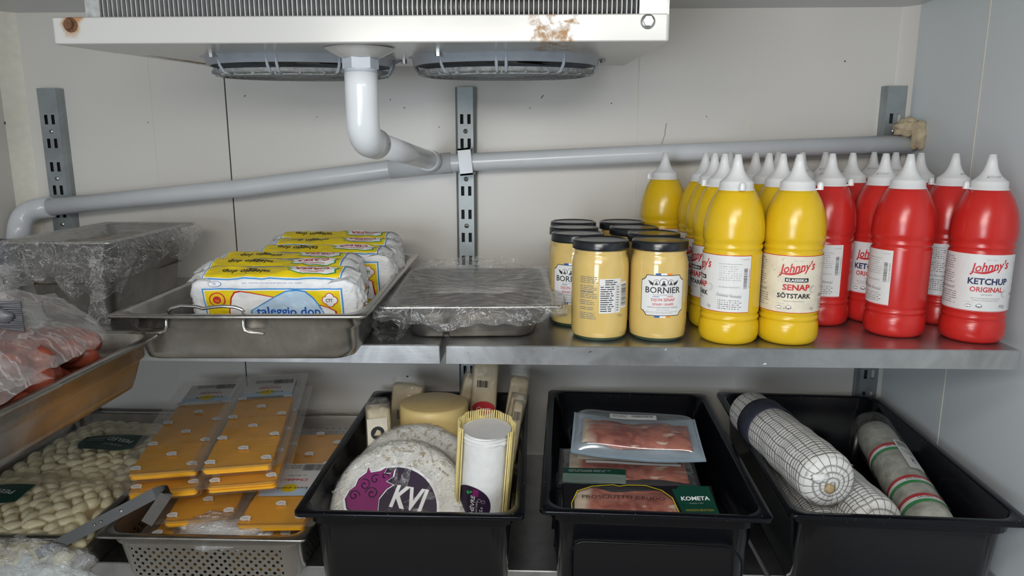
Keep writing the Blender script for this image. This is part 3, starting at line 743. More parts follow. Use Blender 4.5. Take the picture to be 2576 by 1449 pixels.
wrap(0.176, 0.289, 0.130, 0.105, 3, CLING, amp=0.020, flare=0.024).obj('cling_film', dpan)
for cx, cy, w_, sd in ((0.070, -0.152, 0.032, 4), (-0.085, -0.148, 0.020, 7)):
    m = M(); m.grid(lambda u, v: (cx+(u-0.5)*w_*(0.5+abs(v-0.35))+0.010*noise.noise(Vector((u*4, v*6, sd)))-0.015*v, cy+0.012*v+0.010*noise.noise(Vector((u*9, v*9, sd+2)))-0.004, 0.122*(1-v)+0.003), 16, 40, CLING); m.obj('film_twist', dpan)

ft = steel_pan('foil_tray', (-0.100, 1.130, 1.30), radians(3.4), 0.256, 0.325, 0.055, 'shallow stainless tray tightly wrapped in shiny cling film beside the mustard jars', bc=0.035, taper=0.02, rb=0.014)
wrap(0.262, 0.331, 0.055, 0.045, 8, CLING, CLINGS, amp=0.016, flare=0.010, lift=0.0015).obj('cling_film', ft)
def fold_tail(m, c, w, h, seed, mat):
    m.grid(lambda u, v: (c[0]+(u-0.5)*w+0.01*noise.noise(Vector((u*6, v*6, seed))), c[1]+0.014*noise.noise(Vector((u*9, v*5, seed+1))), c[2]+v*h*(0.6+0.4*sin(pi*u))+0.005*noise.noise(Vector((u*14, v*3, seed+3)))), 40, 10, mat)
m = M(); fold_tail(m, (0.0, 0.172, 0.056), 0.20, 0.018, 4, CLING); m.obj('film_tail', ft)
m = M()
def bunch(u, v):
    a = u*2*pi; r0 = 0.030*(0.5+0.5*sin(pi*v)); k = 1+0.5*noise.noise(Vector((cos(a)*2, sin(a)*2, v*5)))
    return (-0.118+r0*k*cos(a), -0.115-0.03+v*0.075+0.0*u, 0.018+0.018*sin(a)*k)
m.grid(bunch, 30, 14, CLING); m.obj('film_bunch', ft)
m = M(); m.grid(lambda u, v: ((u-0.5)*0.16, (v-0.5)*0.22-0.01, 0.020+0.014*(1-(2*u-1)**2)*(1-(2*v-1)**2)+0.004*noise.noise(Vector((u*5, v*5, 2)))), 20, 20, plain('dark_cooked_meat', (0.10, 0.035, 0.025), 0.3, var=0.4, nsc=30, bump=0.4, bsc=60, bd=0.003))
tag(m.obj('cooked_meat', None, (-0.100, 1.130, 1.30), (0, 0, radians(3.4))), 'dark reddish cooked meat lying under the cling film in the shallow tray', 'meat')

gp = steel_pan('steel_pan', (-0.838, 1.205, 0.913), 0.0, 0.325, 0.515, 0.09, 'stainless pan in the lower left corner under the garlic bags', step=(0.066, 0.004), taper=0.01)
pt = thing('perforated_pan', 'perforated stainless pan heaped with orange cheese slice packs', 'pan', (-0.4975, 1.213, 0.913))
m = M(); gn(m, 0.320, 0.515, 0.09, STEEL, step=(0.068, 0.004), taper=0.012, wallmat=PERF); m.obj('pan_body', pt)

# ------------------------------------------------------------------ white tub at the left edge
tb = thing('white_tub', 'white tub with blue lid and black lettering at the far left', 'tub', (-0.915, 1.105, 1.30))
m = M(); m.lathe([(0.0001, 0), (0.068, 0), (0.071, 0.004), (0.076, 0.092)], LABW, 48)
dd = D(m, cyl_map(0.0745, 0.0, radians(66)), 0.004)
dd.text('SE', 0.012, 0.064, 0.019, 0.0125, INK, 3)
m.obj('tub_body', tb)
m = M(); m.lathe([(0.076, 0.090), (0.0785, 0.090), (0.0785, 0.116), (0.074, 0.119), (0.0001, 0.119)], NAVY, 48); m.obj('lid', tb)

# ------------------------------------------------------------------ wrapped soft cheeses in the shallow pan
def wrapped_cheese(loc, rot, label, seed, W=0.222, H=0.094, T=0.052, design=True):
    t = thing('wrapped_cheese', label, 'cheese', loc, rot, 'paper wrapped cheeses in the steel pan')
    m = M(); r = 0.011
    # closed profile: front up, over the top, down the back  (param s in metres from the front-top fold; negative down the front)
    def prof(s):
        if s <= 0: return (-T/2, H+s) if s < -r else (-T/2+(r+s)**2/(4*r)*1.0, H+s-(r+s)**2/(4*r)*0.9)
        if s <= T:
            q = s/T; e = min(s, T-s); z = H-(0.45*r*(1-e/r)**2 if e < r else 0)+0.003*sin(pi*q)
            return (-T/2+0.0028+s*(1-0.0056/T), z)
        return (T/2, H-(s-T))
    def F(x, s, h=0.0):
        y, z = prof(s)
        n1 = noise.noise(Vector((x*28, s*34, seed*3.7)))*0.0026+noise.noise(Vector((x*75, s*80, seed)))*0.0012-0.0016*abs(noise.noise(Vector((x*22+s*9, s*16-x*6, seed*2.1))))**0.5
        ed = max(0, (abs(x)-W*0.42)/(W*0.08)); sh = 1-0.16*ed*ed
        cy = 0; cz = H/2
        if s <= 0: n = Vector((0, -1, 0.15))
        elif s <= T: n = Vector((0, 0, 1))
        else: n = Vector((0, 1, 0))
        p = Vector((x, cy+(y-cy)*sh, cz+(z-cz)*sh)) + n*(n1+h)
        return tuple(p)
    nx, ns = 44, 44; tot = 2*H+T
    m.grid(lambda u, v: F((u-0.5)*W, -H+v*tot), nx, ns, PAPER)
    # folded ends
    for s_ in (-1, 1):
        def E(u, v, s_=s_):
            x, y, z = F(s_*W/2, -H+u*tot); b = sin(pi*v/2)
            c = Vector((s_*(W/2+0.010), 0, H/2)); p = Vector((x, y, z)).lerp(c, v)
            p.x = x+s_*0.010*b+0.004*noise.noise(Vector((u*16, v*6, seed+s_)))*min(1, v*3); return tuple(p)
        m.grid(E, 44, 8, PAPER)
    # creased paper corners standing up
    for s_ in (-1, 1):
        m.grid(lambda u, v: (s_*(W/2-0.035+0.04*u), -T/2+T*v*0.7, H*0.93+0.006*sin(u*3)*(1-v*0.5)+0.003*noise.noise(Vector((u*9, v*9, seed)))), 8, 6, PAPER)
    bo = m.obj('wrapper', t)
    if design:
        g = M(); K = 1/7535.0
        def DP(cx, cy): return ((cx-1087)*K, (590-cy)*K)
        d = D(g, F, 0.004, 0.0003)
        d.F = lambda x, y, h: F(x, y, h+0.0004)
        b = -0.088
        def rc(x0, y0, x1, y1, mt, L): a = DP(x0, y0); c = DP(x1, y1); d.rect(a[0], a[1], c[0], c[1], mt, L)
        x0, x1, yt = 370, 1805, 690
        rc(x0, yt, x1, 590+0.085/K, SKYB, 1); rc(x0+14, yt+14, x1-14, 590+0.085/K, WHITE, 2); rc(x0+26, yt+24, x1-26, 590+0.085/K, INKY, 3)
        red = [(615, 930), (650, 790), (690, 730), (760, 712), (860, 728), (1090, 780), (1500, 850), (1660, 905), (1730, 945), (1760, 1180), (600, 1180)]
        d.poly([DP(*p) for p in red], INKR, 4)
        cx_, cy_ = 1100, 1000
        def ins(P, k): return [(p[0]+(cx_-p[0])*k, p[1]+(cy_-p[1])*k*1.5) for p in P]
        d.poly([DP(*p) for p in ins(red, 0.03)], WHITE, 5)
        blu = [(845, 935), (1100, 780), (1230, 712), (1340, 698), (1430, 715), (1500, 780), (1560, 870), (1600, 960), (1640, 1180), (800, 1180)]
        cx_, cy_ = 1250, 1000
        d.poly([DP(*p) for p in blu], SKYB, 6); d.poly([DP(*p) for p in ins(blu, 0.035)], LBLUE, 7)
        a = DP(1235, 950); d.text('taleggio dop', a[0], a[1]-0.001, 0.088, 0.0170, INKB, 9, 0.02)
        def star(cx, cy, ro, mt, L, n=30, k=0.9):
            c = DP(cx, cy); d.poly([(c[0]+ro*K*(1 if i % 2 else k)*cos(pi*i/n), c[1]+ro*K*(1 if i % 2 else k)*sin(pi*i/n)) for i in range(2*n)], mt, L)
        star(515, 815, 86, INKR, 5); c = DP(515, 815)
        d.disc(c[0], c[1], 70*K, INKY, 6); d.disc(c[0], c[1], 60*K, INKO, 7); d.disc(c[0], c[1], 56*K, INKY, 8); d.disc(c[0], c[1], 42*K, INKR, 9)
        d.line([(c[0]-0.003, c[1]), (c[0]+0.003, c[1]-0.0005)], 0.0006, INKY, 10); d.line([(c[0]-0.002, c[1]-0.002), (c[0]+0.003, c[1]-0.0025)], 0.0006, INKY, 10)
        for mt, rr_, L in ((INKR, 46, 5), (WHITE, 38, 6)):
            for ax, ay in ((0, -36), (0, 36), (-38, 0), (38, 0)): c = DP(1675+ax, 818+ay); d.disc(c[0], c[1], rr_*K, mt, L)
            c = DP(1675, 818); d.disc(c[0], c[1], rr_*K, mt, L)
        d.text('CTT', DP(1668, 820)[0], DP(1668, 820)[1], 0.0095, 0.005, INK, 8, 0.02)
        c = DP(505, 640); d.disc(c[0], c[1], 66*K, INKB, 1, ry=37*K); d.disc(c[0], c[1], 61*K, WHITE, 2, ry=32*K); d.text('IT', c[0], c[1], 0.004, 0.005, INKB, 3)
        c = DP(1100, 628); d.text('CIRESA - Via V. Emanuele, 62 Introbio (LC) Valsassina - Italy', c[0], c[1]+0.0005, 0.082, 0.0021, INKB, 3, rot=pi)
        # yellow band on the top edge
        d.rect(-0.096, 0.003, 0.094, 0.050, SKYB, 1); d.rect(-0.0945, 0.0045, 0.0925, 0.049, WHITE, 2); d.rect(-0.093, 0.0055, 0.091, 0.048, INKY, 3)
        d.text('taleggio dop', -0.040, 0.024, 0.066, 0.017, INK, 5, 0.02, rot=pi)
        lg = [(0.012, 0.036), (0.022, 0.028), (0.018, 0.020), (0.04, 0.012), (0.075, 0.0095), (0.086, 0.014), (0.084, 0.022), (0.088, 0.033), (0.06, 0.040), (0.03, 0.042)]
        cx_, cy_ = 0.052, 0.026
        d.poly(lg, INKGR, 4); d.poly([(p[0]+(cx_-p[0])*0.07, p[1]+(cy_-p[1])*0.1) for p in lg], WHITE, 5)
        d.text('FORMAGGI', 0.052, 0.0175, 0.032, 0.0052, INKR, 6, rot=pi); d.text('CIRESA', 0.050, 0.029, 0.048, 0.011, INKR, 6, 0.03, rot=pi)
        g.obj('printed_design', bo)
        # seal on the right-hand end
        e = M(); X0 = W/2+0.009
        de = D(e, lambda x, y, h: (X0+h, x, y), 0.01)
        de.disc(0, 0.045, 0.0085, INKO, 1); de.disc(0, 0.045, 0.007, INKY, 2); de.disc(0, 0.045, 0.005, INKR, 3); e.obj('seal', bo)
    return t
B0 = 1.3035
wrapped_cheese((-0.362, 0.992, B0+0.006), (radians(13), 0, radians(2)), 'front paper wrapped cheese with blue lettering and round red seal above the wire handle', 1)
wrapped_cheese((-0.380, 1.052, B0+0.008), (radians(12), 0, radians(3)), 'second white and yellow wrapped cheese, directly behind the front one', 2)
wrapped_cheese((-0.388, 1.112, B0+0.008), (radians(10), 0, radians(1)), 'third wrapped cheese from the front in the steel pan', 3)
wrapped_cheese((-0.352, 1.176, B0+0.010), (radians(9), 0, radians(1)), 'fourth wrapped cheese, first of the pair shifted to the right', 4)
wrapped_cheese((-0.352, 1.240, B0+0.014), (radians(8), 0, radians(0)), 'fifth wrapped cheese from the front, its creased paper raised', 5)
wrapped_cheese((-0.364, 1.304, B0+0.018), (radians(10), 0, radians(1)), 'rearmost wrapped cheese at the back of the steel pan', 6)

# ------------------------------------------------------------------ squeeze bottles
BOT = [(0.0001, 0.002), (0.026, 0.002), (0.030, 0.0), (0.0345, 0.0015), (0.0385, 0.006), (0.0400, 0.013), (0.0400, 0.022), (0.0390, 0.030), (0.0372, 0.0325), (0.0368, 0.0335), (0.0388, 0.0360), (0.0390, 0.0385), (0.0370, 0.0410), (0.0368, 0.0418),
       (0.0385, 0.0450), (0.0387, 0.0470), (0.0387, 0.1270), (0.0385, 0.1290), (0.0368, 0.1315), (0.0390, 0.1345), (0.0392, 0.1375), (0.0373, 0.1405), (0.0398, 0.1445), (0.0403, 0.150), (0.0402, 0.158), (0.0395, 0.168), (0.0378, 0.179), (0.0350, 0.190), (0.0315, 0.200), (0.0272, 0.2085), (0.0240, 0.2140), (0.018, 0.2145)]
CAP = [(0.0215, 0.2135), (0.0248, 0.2130), (0.0248, 0.2142), (0.0232, 0.2150), (0.0226, 0.2240), (0.0216, 0.2252), (0.0185, 0.2275), (0.0135, 0.2325), (0.0100, 0.2385), (0.0080, 0.2440), (0.0066, 0.2500), (0.0054, 0.2570), (0.0050, 0.2572), (0.0046, 0.2612), (0.0001, 0.2617)]
BOT = [(r*(1.035 if z < 0.19 else 1.035-0.035*(z-0.19)/0.0245), z) for r, z in BOT]
RB = 0.0403
def logo(d, cx, cy, w, mt):
    d.text("Johnny's", cx, cy, w, 0.0165, mt, 3, 0.02, 0.35, rot=0.13)
    P = []; 
    for i in range(13): t = i/12; P.append((cx-w*0.48+w*0.72*t, cy-0.0065-0.0055*sin(pi*t)*1.0+0.006*t))
    for i in range(13): t = 1-i/12; P.append((cx-w*0.48+w*0.72*t, cy-0.0065-0.0022*sin(pi*t)*1.0+0.006*t))
    d.poly(P, mt, 3)
def icons(d, x, y):
    d.disc(x, y, 0.0042, INK, 2, ry=0.0022); d.disc(x, y+0.0001, 0.0034, WHITE, 3, ry=0.0014)
    d.disc(x+0.0125, y+0.0006, 0.0036, INK, 2, ry=0.0028); d.disc(x+0.0125, y+0.0008, 0.0029, WHITE, 3, ry=0.0020); d.line([(x+0.009, y-0.0004), (x+0.016, y-0.0004)], 0.0007, INK, 4)
def bottle_label(kind, aged=False):
    m = M(); F = cyl_map(RB, 0.0475); d = D(m, F, 0.0035, 0.00018)
    bg = LABC if aged else LABW
    d.rect(-0.084, 0.0, 0.081, 0.0795, INKR if kind == 'senap' else LABW, 1); d.rect(-0.0833, 0.0009, 0.0803, 0.0786, bg, 2)
    if kind != 'senap':
        d.rect(-0.0838, 0.0004, 0.0808, 0.0010, INKR, 3); 
    logo(d, 0, 0.0620, 0.050, INKR)
    d.text('EST. 1967', 0.001, 0.0725, 0.012, 0.0016, INKL, 3)
    if kind == 'senap':
        d.rect(-0.0155, 0.0432, 0.0155, 0.0490, INK, 3); d.text('KLASSISKA', 0, 0.0461, 0.0275, 0.0036, WHITE, 5, 0.03)
        d.text('SENAP', 0.0, 0.0360, 0.036, 0.0085, INKR, 4, 0.03); d.text('SÖTSTARK', -0.002, 0.0248, 0.045, 0.0082, INK, 4, 0.03)
        d.text('SENAPPI MAKEA-VÄKEVÄ', -0.002, 0.0170, 0.027, 0.0017, INKG, 4)
        d.text('1kg', 0.0235, 0.0065, 0.007, 0.0055, INKG, 4, 0.0, 0.4)
    else:
        d.text('KETCHUP', 0.0, 0.0425, 0.050, 0.0090, NAVY, 4, 0.03); d.text('ORIGINAL', -0.001, 0.0312, 0.041, 0.0072, INKR, 4, 0.02)
        d.text('KETSUPPI', -0.001, 0.0240, 0.013, 0.0017, INKG, 4)
        d.text('MED TOMATER FRÅN SYDEUROPA', -0.001, 0.0190, 0.037, 0.0017, INKG, 4); d.text('TOMAATIT ETELÄ-EUROOPASTA', -0.001, 0.0160, 0.034, 0.0017, INKG, 4)
        d.text('950g', 0.0215, 0.0075, 0.010, 0.0055, INKG, 4, 0.0, 0.4)
    icons(d, -0.021, 0.0075)
    d.text('Perfekt till', -0.020, 0.0130, 0.010, 0.0012, INKL, 4)
    for rr_, mt, L in ((0.0052, INKL, 3), (0.0047, bg, 4), (0.0036, INKL, 5), (0.0033, bg, 6)): d.disc(0.0235, 0.0335 if kind == 'senap' else 0.0255, rr_, mt, L)
    # right-hand panel: address, barcode
    d.text('KÄLLSORTERING/LAJITTELU:', 0.052, 0.0675, 0.031, 0.0018, INKG, 4)
    d.micro(0.037, 0.068, 0.0645, 7, 0.0031, INKL, 0.4, 5); d.text('TILLVERKAD I/VALMISTETTU:', 0.052, 0.0355, 0.029, 0.0016, INKG, 4)
    d.text('Önskekaka! Remoulad', 0.052, 0.0245, 0.034, 0.0055, INKG, 4, 0.0, 0.5, rot=-0.06)
    d.micro(0.037, 0.070, 0.0175, 5, 0.0029, INKG, 0.4, 8)
    d.bars(0.0705, 0.034, 0.0755, 0.062, INK, False, 4, 4); d.text('7310155 802002', 0.0785, 0.048, 0.027, 0.0021, INKG, 4, rot=pi/2)
    d.text('17-02-2024', 0.072, 0.0745, 0.012, 0.0020, INKL, 4)
    # left-hand panel: ingredients and nutrition rows
    d.text('INGREDIENSER:', -0.055, 0.0735, 0.016, 0.0018, INKG, 4)
    d.micro(-0.079, -0.040, 0.0705, 5, 0.0031, INKG, 0.4, 11); d.text('AINEKSET:', -0.055, 0.0530, 0.012, 0.0018, INKG, 4); d.micro(-0.079, -0.040, 0.0505, 5, 0.0031, INKG, 0.4, 12)
    d.text('Önskekaka! Remoulad', -0.058, 0.0315, 0.034, 0.0050, INKG, 4, 0.0, 0.5)
    d.micro(-0.079, -0.036, 0.0250, 6, 0.0031, INKG, 0.4, 13)
    if aged:
        r = random.Random(3)
        for k in range(14): d.disc(r.uniform(-0.035, 0.035), r.uniform(0.004, 0.076), r.uniform(0.0003, 0.001), plain('brown_stain', (0.35, 0.26, 0.13), 0.7) if k == 0 else bpy.data.materials['brown_stain'], 5, 8)
    return m
def make_bottle(kind, aged=False):
    t = thing('squeeze_bottle', '', 'bottle')
    m = M(); m.lathe(BOT, YEL if kind == 'senap' else RED, 56); m.obj('bottle_body', t)
    m = M(); m.lathe(CAP, CAPW, 40); co = m.obj('nozzle_cap', t)
    if kind == 'ketchup':
        g = M(); 
        def CF(x, y, h):
            r = 0.0150-0.55*y*1.0; a = x/0.0150; rr_ = 0.0150-y*0.7+h; return (rr_*sin(a), -rr_*cos(a), 0.2310+y*0.9)
        D(g, CF, 0.002, 0.0002).text('KETCHUP', 0.0, 0.0, 0.017, 0.0030, INKG, 3, -0.01, 0.2)
        g.obj('handwriting', co)
    m = M()      # little tethered stopper moulded on the cap edge
    m.lathe([(0.0042, -0.004), (0.0042, 0.0035), (0.0030, 0.0062), (0.0001, 0.0070)], CAPW, 16); m.box(-0.009, 0.0, -0.0025, 0.0025, -0.004, -0.0025, CAPW)
    m.obj('stopper', t, (0.0290, 0, 0.2180))
    bottle_label(kind, aged).obj('label', t)
    return t
by = make_bottle('senap'); bya = make_bottle('senap', True); br = make_bottle('ketchup')
def set_stopper(o, ang):
    for c in KIDS_NOW(o):
        if c.name.startswith('stopper'): c.location = (0.0290*sin(ang), -0.0290*cos(ang), 0.2180); c.rotation_euler = (0, 0, ang-pi/2)
        if c.name.startswith('nozzle_cap'): pass
def KIDS_NOW(o): return [c for c in bpy.data.objects if c.parent == o]
Y = 'yellow mustard squeeze bottle'; R_ = 'red ketchup squeeze bottle'
# x, y, kind, label rotation (deg; positive turns the front of the label to the right), stopper angle relative, text
BL = [
 (0.2750, 1.013, 'y', -76, 15, Y+' at the shelf edge with its barcode side facing out'),
 (0.2780, 1.096, 'y', -60, -75, Y+' directly behind the front one that shows its barcode'),
 (0.2835, 1.180, 'y', -50, 200, Y+', third back in the leftmost close file'),
 (0.2880, 1.264, 'y', -60, 160, Y+', fourth back in the leftmost close file'),
 (0.2320, 1.335, 'y', 60, -80, Y+' standing apart at the far left, behind the mustard jars'),
 (0.3650, 1.400, 'y', 20, 190, Y+' deepest of all, against the wall behind the leftmost file'),
 (0.3585, 1.013, 'a', 12, 88, Y+' at the shelf edge with a stained cream label facing out'),
 (0.3640, 1.098, 'y', 30, 200, Y+' directly behind the one with the stained cream label'),
 (0.3700, 1.182, 'y', -30, 170, Y+', third back in the file of the stained label'),
 (0.3740, 1.267, 'y', 10, 190, Y+', fourth back in the file of the stained label'),
 (0.4480, 1.378, 'y', -20, 170, Y+' at the back between the yellow and red files'),
 (0.4600, 1.288, 'r', 20, 200, R_+', only its nozzle visible behind the leftmost red bottle'),
 (0.4470, 1.125, 'r', -76, 80, R_+', leftmost red one, beside the yellow bottles'),
 (0.5300, 1.366, 'r', 0, 190, R_+' at the back, second nozzle above the leftmost red one'),
 (0.5230, 1.232, 'r', -75, 170, R_+' behind and right of the leftmost red one'),
 (0.6385, 1.412, 'r', 0, 190, R_+' deepest of the red group, in front of the right corner upright'),
 (0.5360, 1.145, 'r', -8, 190, R_+' showing half its front label, behind the one turned away'),
 (0.6380, 1.326, 'r', 0, 170, R_+', fourth back in the file nearest the right wall'),
 (0.5300, 1.058, 'r', -128, 200, R_+' near the front turned so barcode and bare side show'),
 (0.6380, 1.240, 'r', -60, 190, R_+', third back in the file nearest the right wall'),
 (0.6360, 1.135, 'r', 66, -85, R_+', second back beside the right wall, ingredients side showing'),
 (0.6270, 1.030, 'r', 20, -68, R_+' foremost at the right end of the shelf, front label facing out'),
]
index_kids(None); used = set()
for i, (x, y, k, a, st, lab) in enumerate(BL):
    src = {'y': by, 'a': bya, 'r': br}[k]
    if k not in used: o = src; used.add(k); new = False
    else: o = dup(src); new = True
    o.location = (x, y, 1.30); o.rotation_euler = (0, 0, radians(a)-atan2(x, y)); o['label'] = lab
    o['group'] = 'yellow mustard squeeze bottles' if k != 'r' else 'red ketchup squeeze bottles'
    for c in KIDS_NOW(o):
        if c.name.startswith('stopper'):
            aa = radians(st-a)+atan2(x, y)*0; c.location = (0.0290*sin(aa), -0.0290*cos(aa), 0.2180); c.rotation_euler = (0, 0, aa-pi/2)
for o in (by, bya, br): pass

# ------------------------------------------------------------------ mustard jars
JAR = [(0.0001, 0.002), (0.030, 0.001), (0.0345, 0.0), (0.0370, 0.0015), (0.0395, 0.006), (0.0405, 0.014), (0.0410, 0.030), (0.0410, 0.100), (0.0405, 0.110), (0.0390, 0.1175), (0.0375, 0.1215), (0.0370, 0.1240), (0.0376, 0.1255), (0.0370, 0.1270), (0.0370, 0.1330)]
def make_jar():
    t = thing('mustard_jar', '', 'jar')
    m = M(); m.lathe(JAR[4:], MUST, 56); m.lathe(JAR[:5], GLASSG, 56); jb = m
    m = M(); m.lathe([(0.0380, 0.1295), (0.0402, 0.1295), (0.0408, 0.1305), (0.0404, 0.1330), (0.0402, 0.1400), (0.0392, 0.1418), (0.0372, 0.1424), (0.0362, 0.1412), (0.0345, 0.1408), (0.0001, 0.1408)], LIDB, 56); m.obj('lid', t)
    m = M(); F = cyl_map(0.0410, 0.040); d = D(m, F, 0.0035, 0.00018)
    def notch(w, h, k, cy):
        w2, h2 = w/2, h/2
        P = [(-w2, cy-h2+k), (-w2+k*0.45, cy-h2+k*0.8), (-w2+k*0.8, cy-h2+k*0.45), (-w2+k, cy-h2), (w2-k, cy-h2), (w2-k*0.8, cy-h2+k*0.45), (w2-k*0.45, cy-h2+k*0.8), (w2, cy-h2+k)]
        return P+[(-x, 2*cy-y) for x, y in P]
    for (y0, y1) in ((0.0555, 0.0595), (-0.0035, 0.0005)):
        for x0, x1, mt in ((-0.0115, -0.0040, INKB), (-0.0040, 0.0045, WHITE), (0.0045, 0.0115, INKO)): d.rect(x0, y0, x1, y1, mt, 1)
    cy = 0.028
    d.poly(notch(0.0630, 0.0580, 0.0075, cy), INK, 2); d.poly(notch(0.0612, 0.0562, 0.0075, cy), LABW, 3)
    for x, r_ in ((-0.0100, 0.0042), (0.0100, 0.0042), (0, 0.0058)):
        d.disc(x, 0.0465, r_, INK, 4); d.disc(x, 0.0465, r_-0.0006, WHITE, 5)
        d.disc(x, 0.0475, r_*0.32, INKG, 6); d.poly([(x-r_*0.6, 0.0465-r_*0.7), (x+r_*0.6, 0.0465-r_*0.7), (x+r_*0.3, 0.0465-0.0005), (x-r_*0.3, 0.0465-0.0005)], INK, 6)
    for s in (-1, 1):
        for k in range(4): d.line([(s*0.0145, 0.0425+k*0.001), (s*(0.0185+0.0008*k), 0.0445+k*0.0015)], 0.0009, INK, 4)
    d.text('BORNIER', 0, 0.0358, 0.050, 0.0088, INK, 4, 0.012); d.text('MASTER MUSTARD MAKER', 0, 0.0290, 0.028, 0.0017, INKG, 4)
    d.rect(-0.0145, 0.0262, -0.0055, 0.0270, INKB, 4); d.rect(0.0055, 0.0262, 0.0140, 0.0270, INKR, 4)
    d.text('DIJON SENAP', 0, 0.0215, 0.033, 0.0056, INKR, 4, 0.01); d.text('SENNEP / SINAPPI', 0, 0.0156, 0.0295, 0.0034, INKR, 4, 0.01)
    d.text('MADE IN DIJON REGION, FRANCE', 0, 0.0110, 0.043, 0.0020, INK, 4); d.text('NET WT 720 G', 0, 0.0076, 0.017, 0.0015, INKG, 4)
    d.micro(-0.024, 0.026, 0.0052, 2, 0.0019, INKL, 0.4, 3, 4)
    m.obj('label', t)
    m = M(); d = D(m, cyl_map(0.0410, 0.030, radians(150)), 0.0035, 0.00018)
    d.rect(-0.004, 0.012, 0.0285, 0.0610, LABW, 1); d.rect(-0.0032, 0.0515, 0.0277, 0.0518, INKG, 2); d.rect(0.0200, 0.0128, 0.0203, 0.0515, INKG, 2)
    d.micro(0.004, 0.022, 0.0592, 3, 0.0027, INK, 0.45, 2); d.micro(-0.0025, 0.018, 0.0500, 12, 0.0031, INK, 0.42, 4); d.micro(0.0215, 0.026, 0.0500, 10, 0.0037, INKG, 0.42, 6)
    m.obj('nutrition_label', t)
    m = M(); d = D(m, cyl_map(0.0410, 0.030, radians(150)), 0.0035, 0.00018)
    d.rect(0.0290, 0.018, 0.0420, 0.0555, LABW, 1); d.bars(0.0300, 0.021, 0.0410, 0.0525, INK, False, 9, 2); m.obj('barcode_label', t)
    m = jb; d = D(m, cyl_map(0.0410, 0.030, radians(150)), 0.0035, 0.00018)
    d.micro(-0.0330, -0.006, 0.0635, 4, 0.0026, INKG, 0.42, 21, 1); d.micro(-0.0330, -0.006, 0.0510, 4, 0.0026, INKG, 0.42, 22, 1); d.micro(-0.0330, -0.006, 0.0420, 4, 0.0026, INKG, 0.42, 23, 1)
    d.micro(-0.0330, -0.010, 0.0300, 3, 0.0026, INKG, 0.42, 24, 1); d.micro(-0.0330, -0.010, 0.0200, 2, 0.0026, INKG, 0.42, 25, 1); d.micro(-0.0330, -0.005, 0.0120, 4, 0.0026, INKG, 0.42, 26, 1)
    d.text('720g e', 0.029, 0.0075, 0.011, 0.0050, INKG, 2, -0.01); d.text('11 2023', 0.043, 0.092, 0.010, 0.0035, INK, 2, rot=0.15)
    m.obj('jar_body', t)
    return t
JL = 'glass jar of mustard with black lid'
jr = make_jar()
JA = [(0.0915, 1.028, -145, 'front left '+JL+', nutrition table facing out'),
      (0.0625, 1.107, -12, JL+', second from the front in the left file'),
      (0.0610, 1.190, -140, JL+', third from the front in the left file'),
      (0.0640, 1.274, 100, JL+', rearmost in the left file'),
      (0.1760, 1.028, 10, 'front right '+JL+', white label and tricolour bands facing out'),
      (0.1800, 1.111, 60, JL+', second from the front in the right file'),
      (0.1600, 1.192, 120, JL+', third from the front in the right file'),
      (0.1500, 1.276, 200, JL+', rearmost in the right file')]
index_kids(None)
for i, (x, y, a, lab) in enumerate(JA):
    o = jr if i == 0 else dup(jr)
    o.location = (x, y, 1.30); o.rotation_euler = (0, 0, radians(a)-atan2(x, y)); o['label'] = lab; o['group'] = 'mustard jars on the upper shelf'

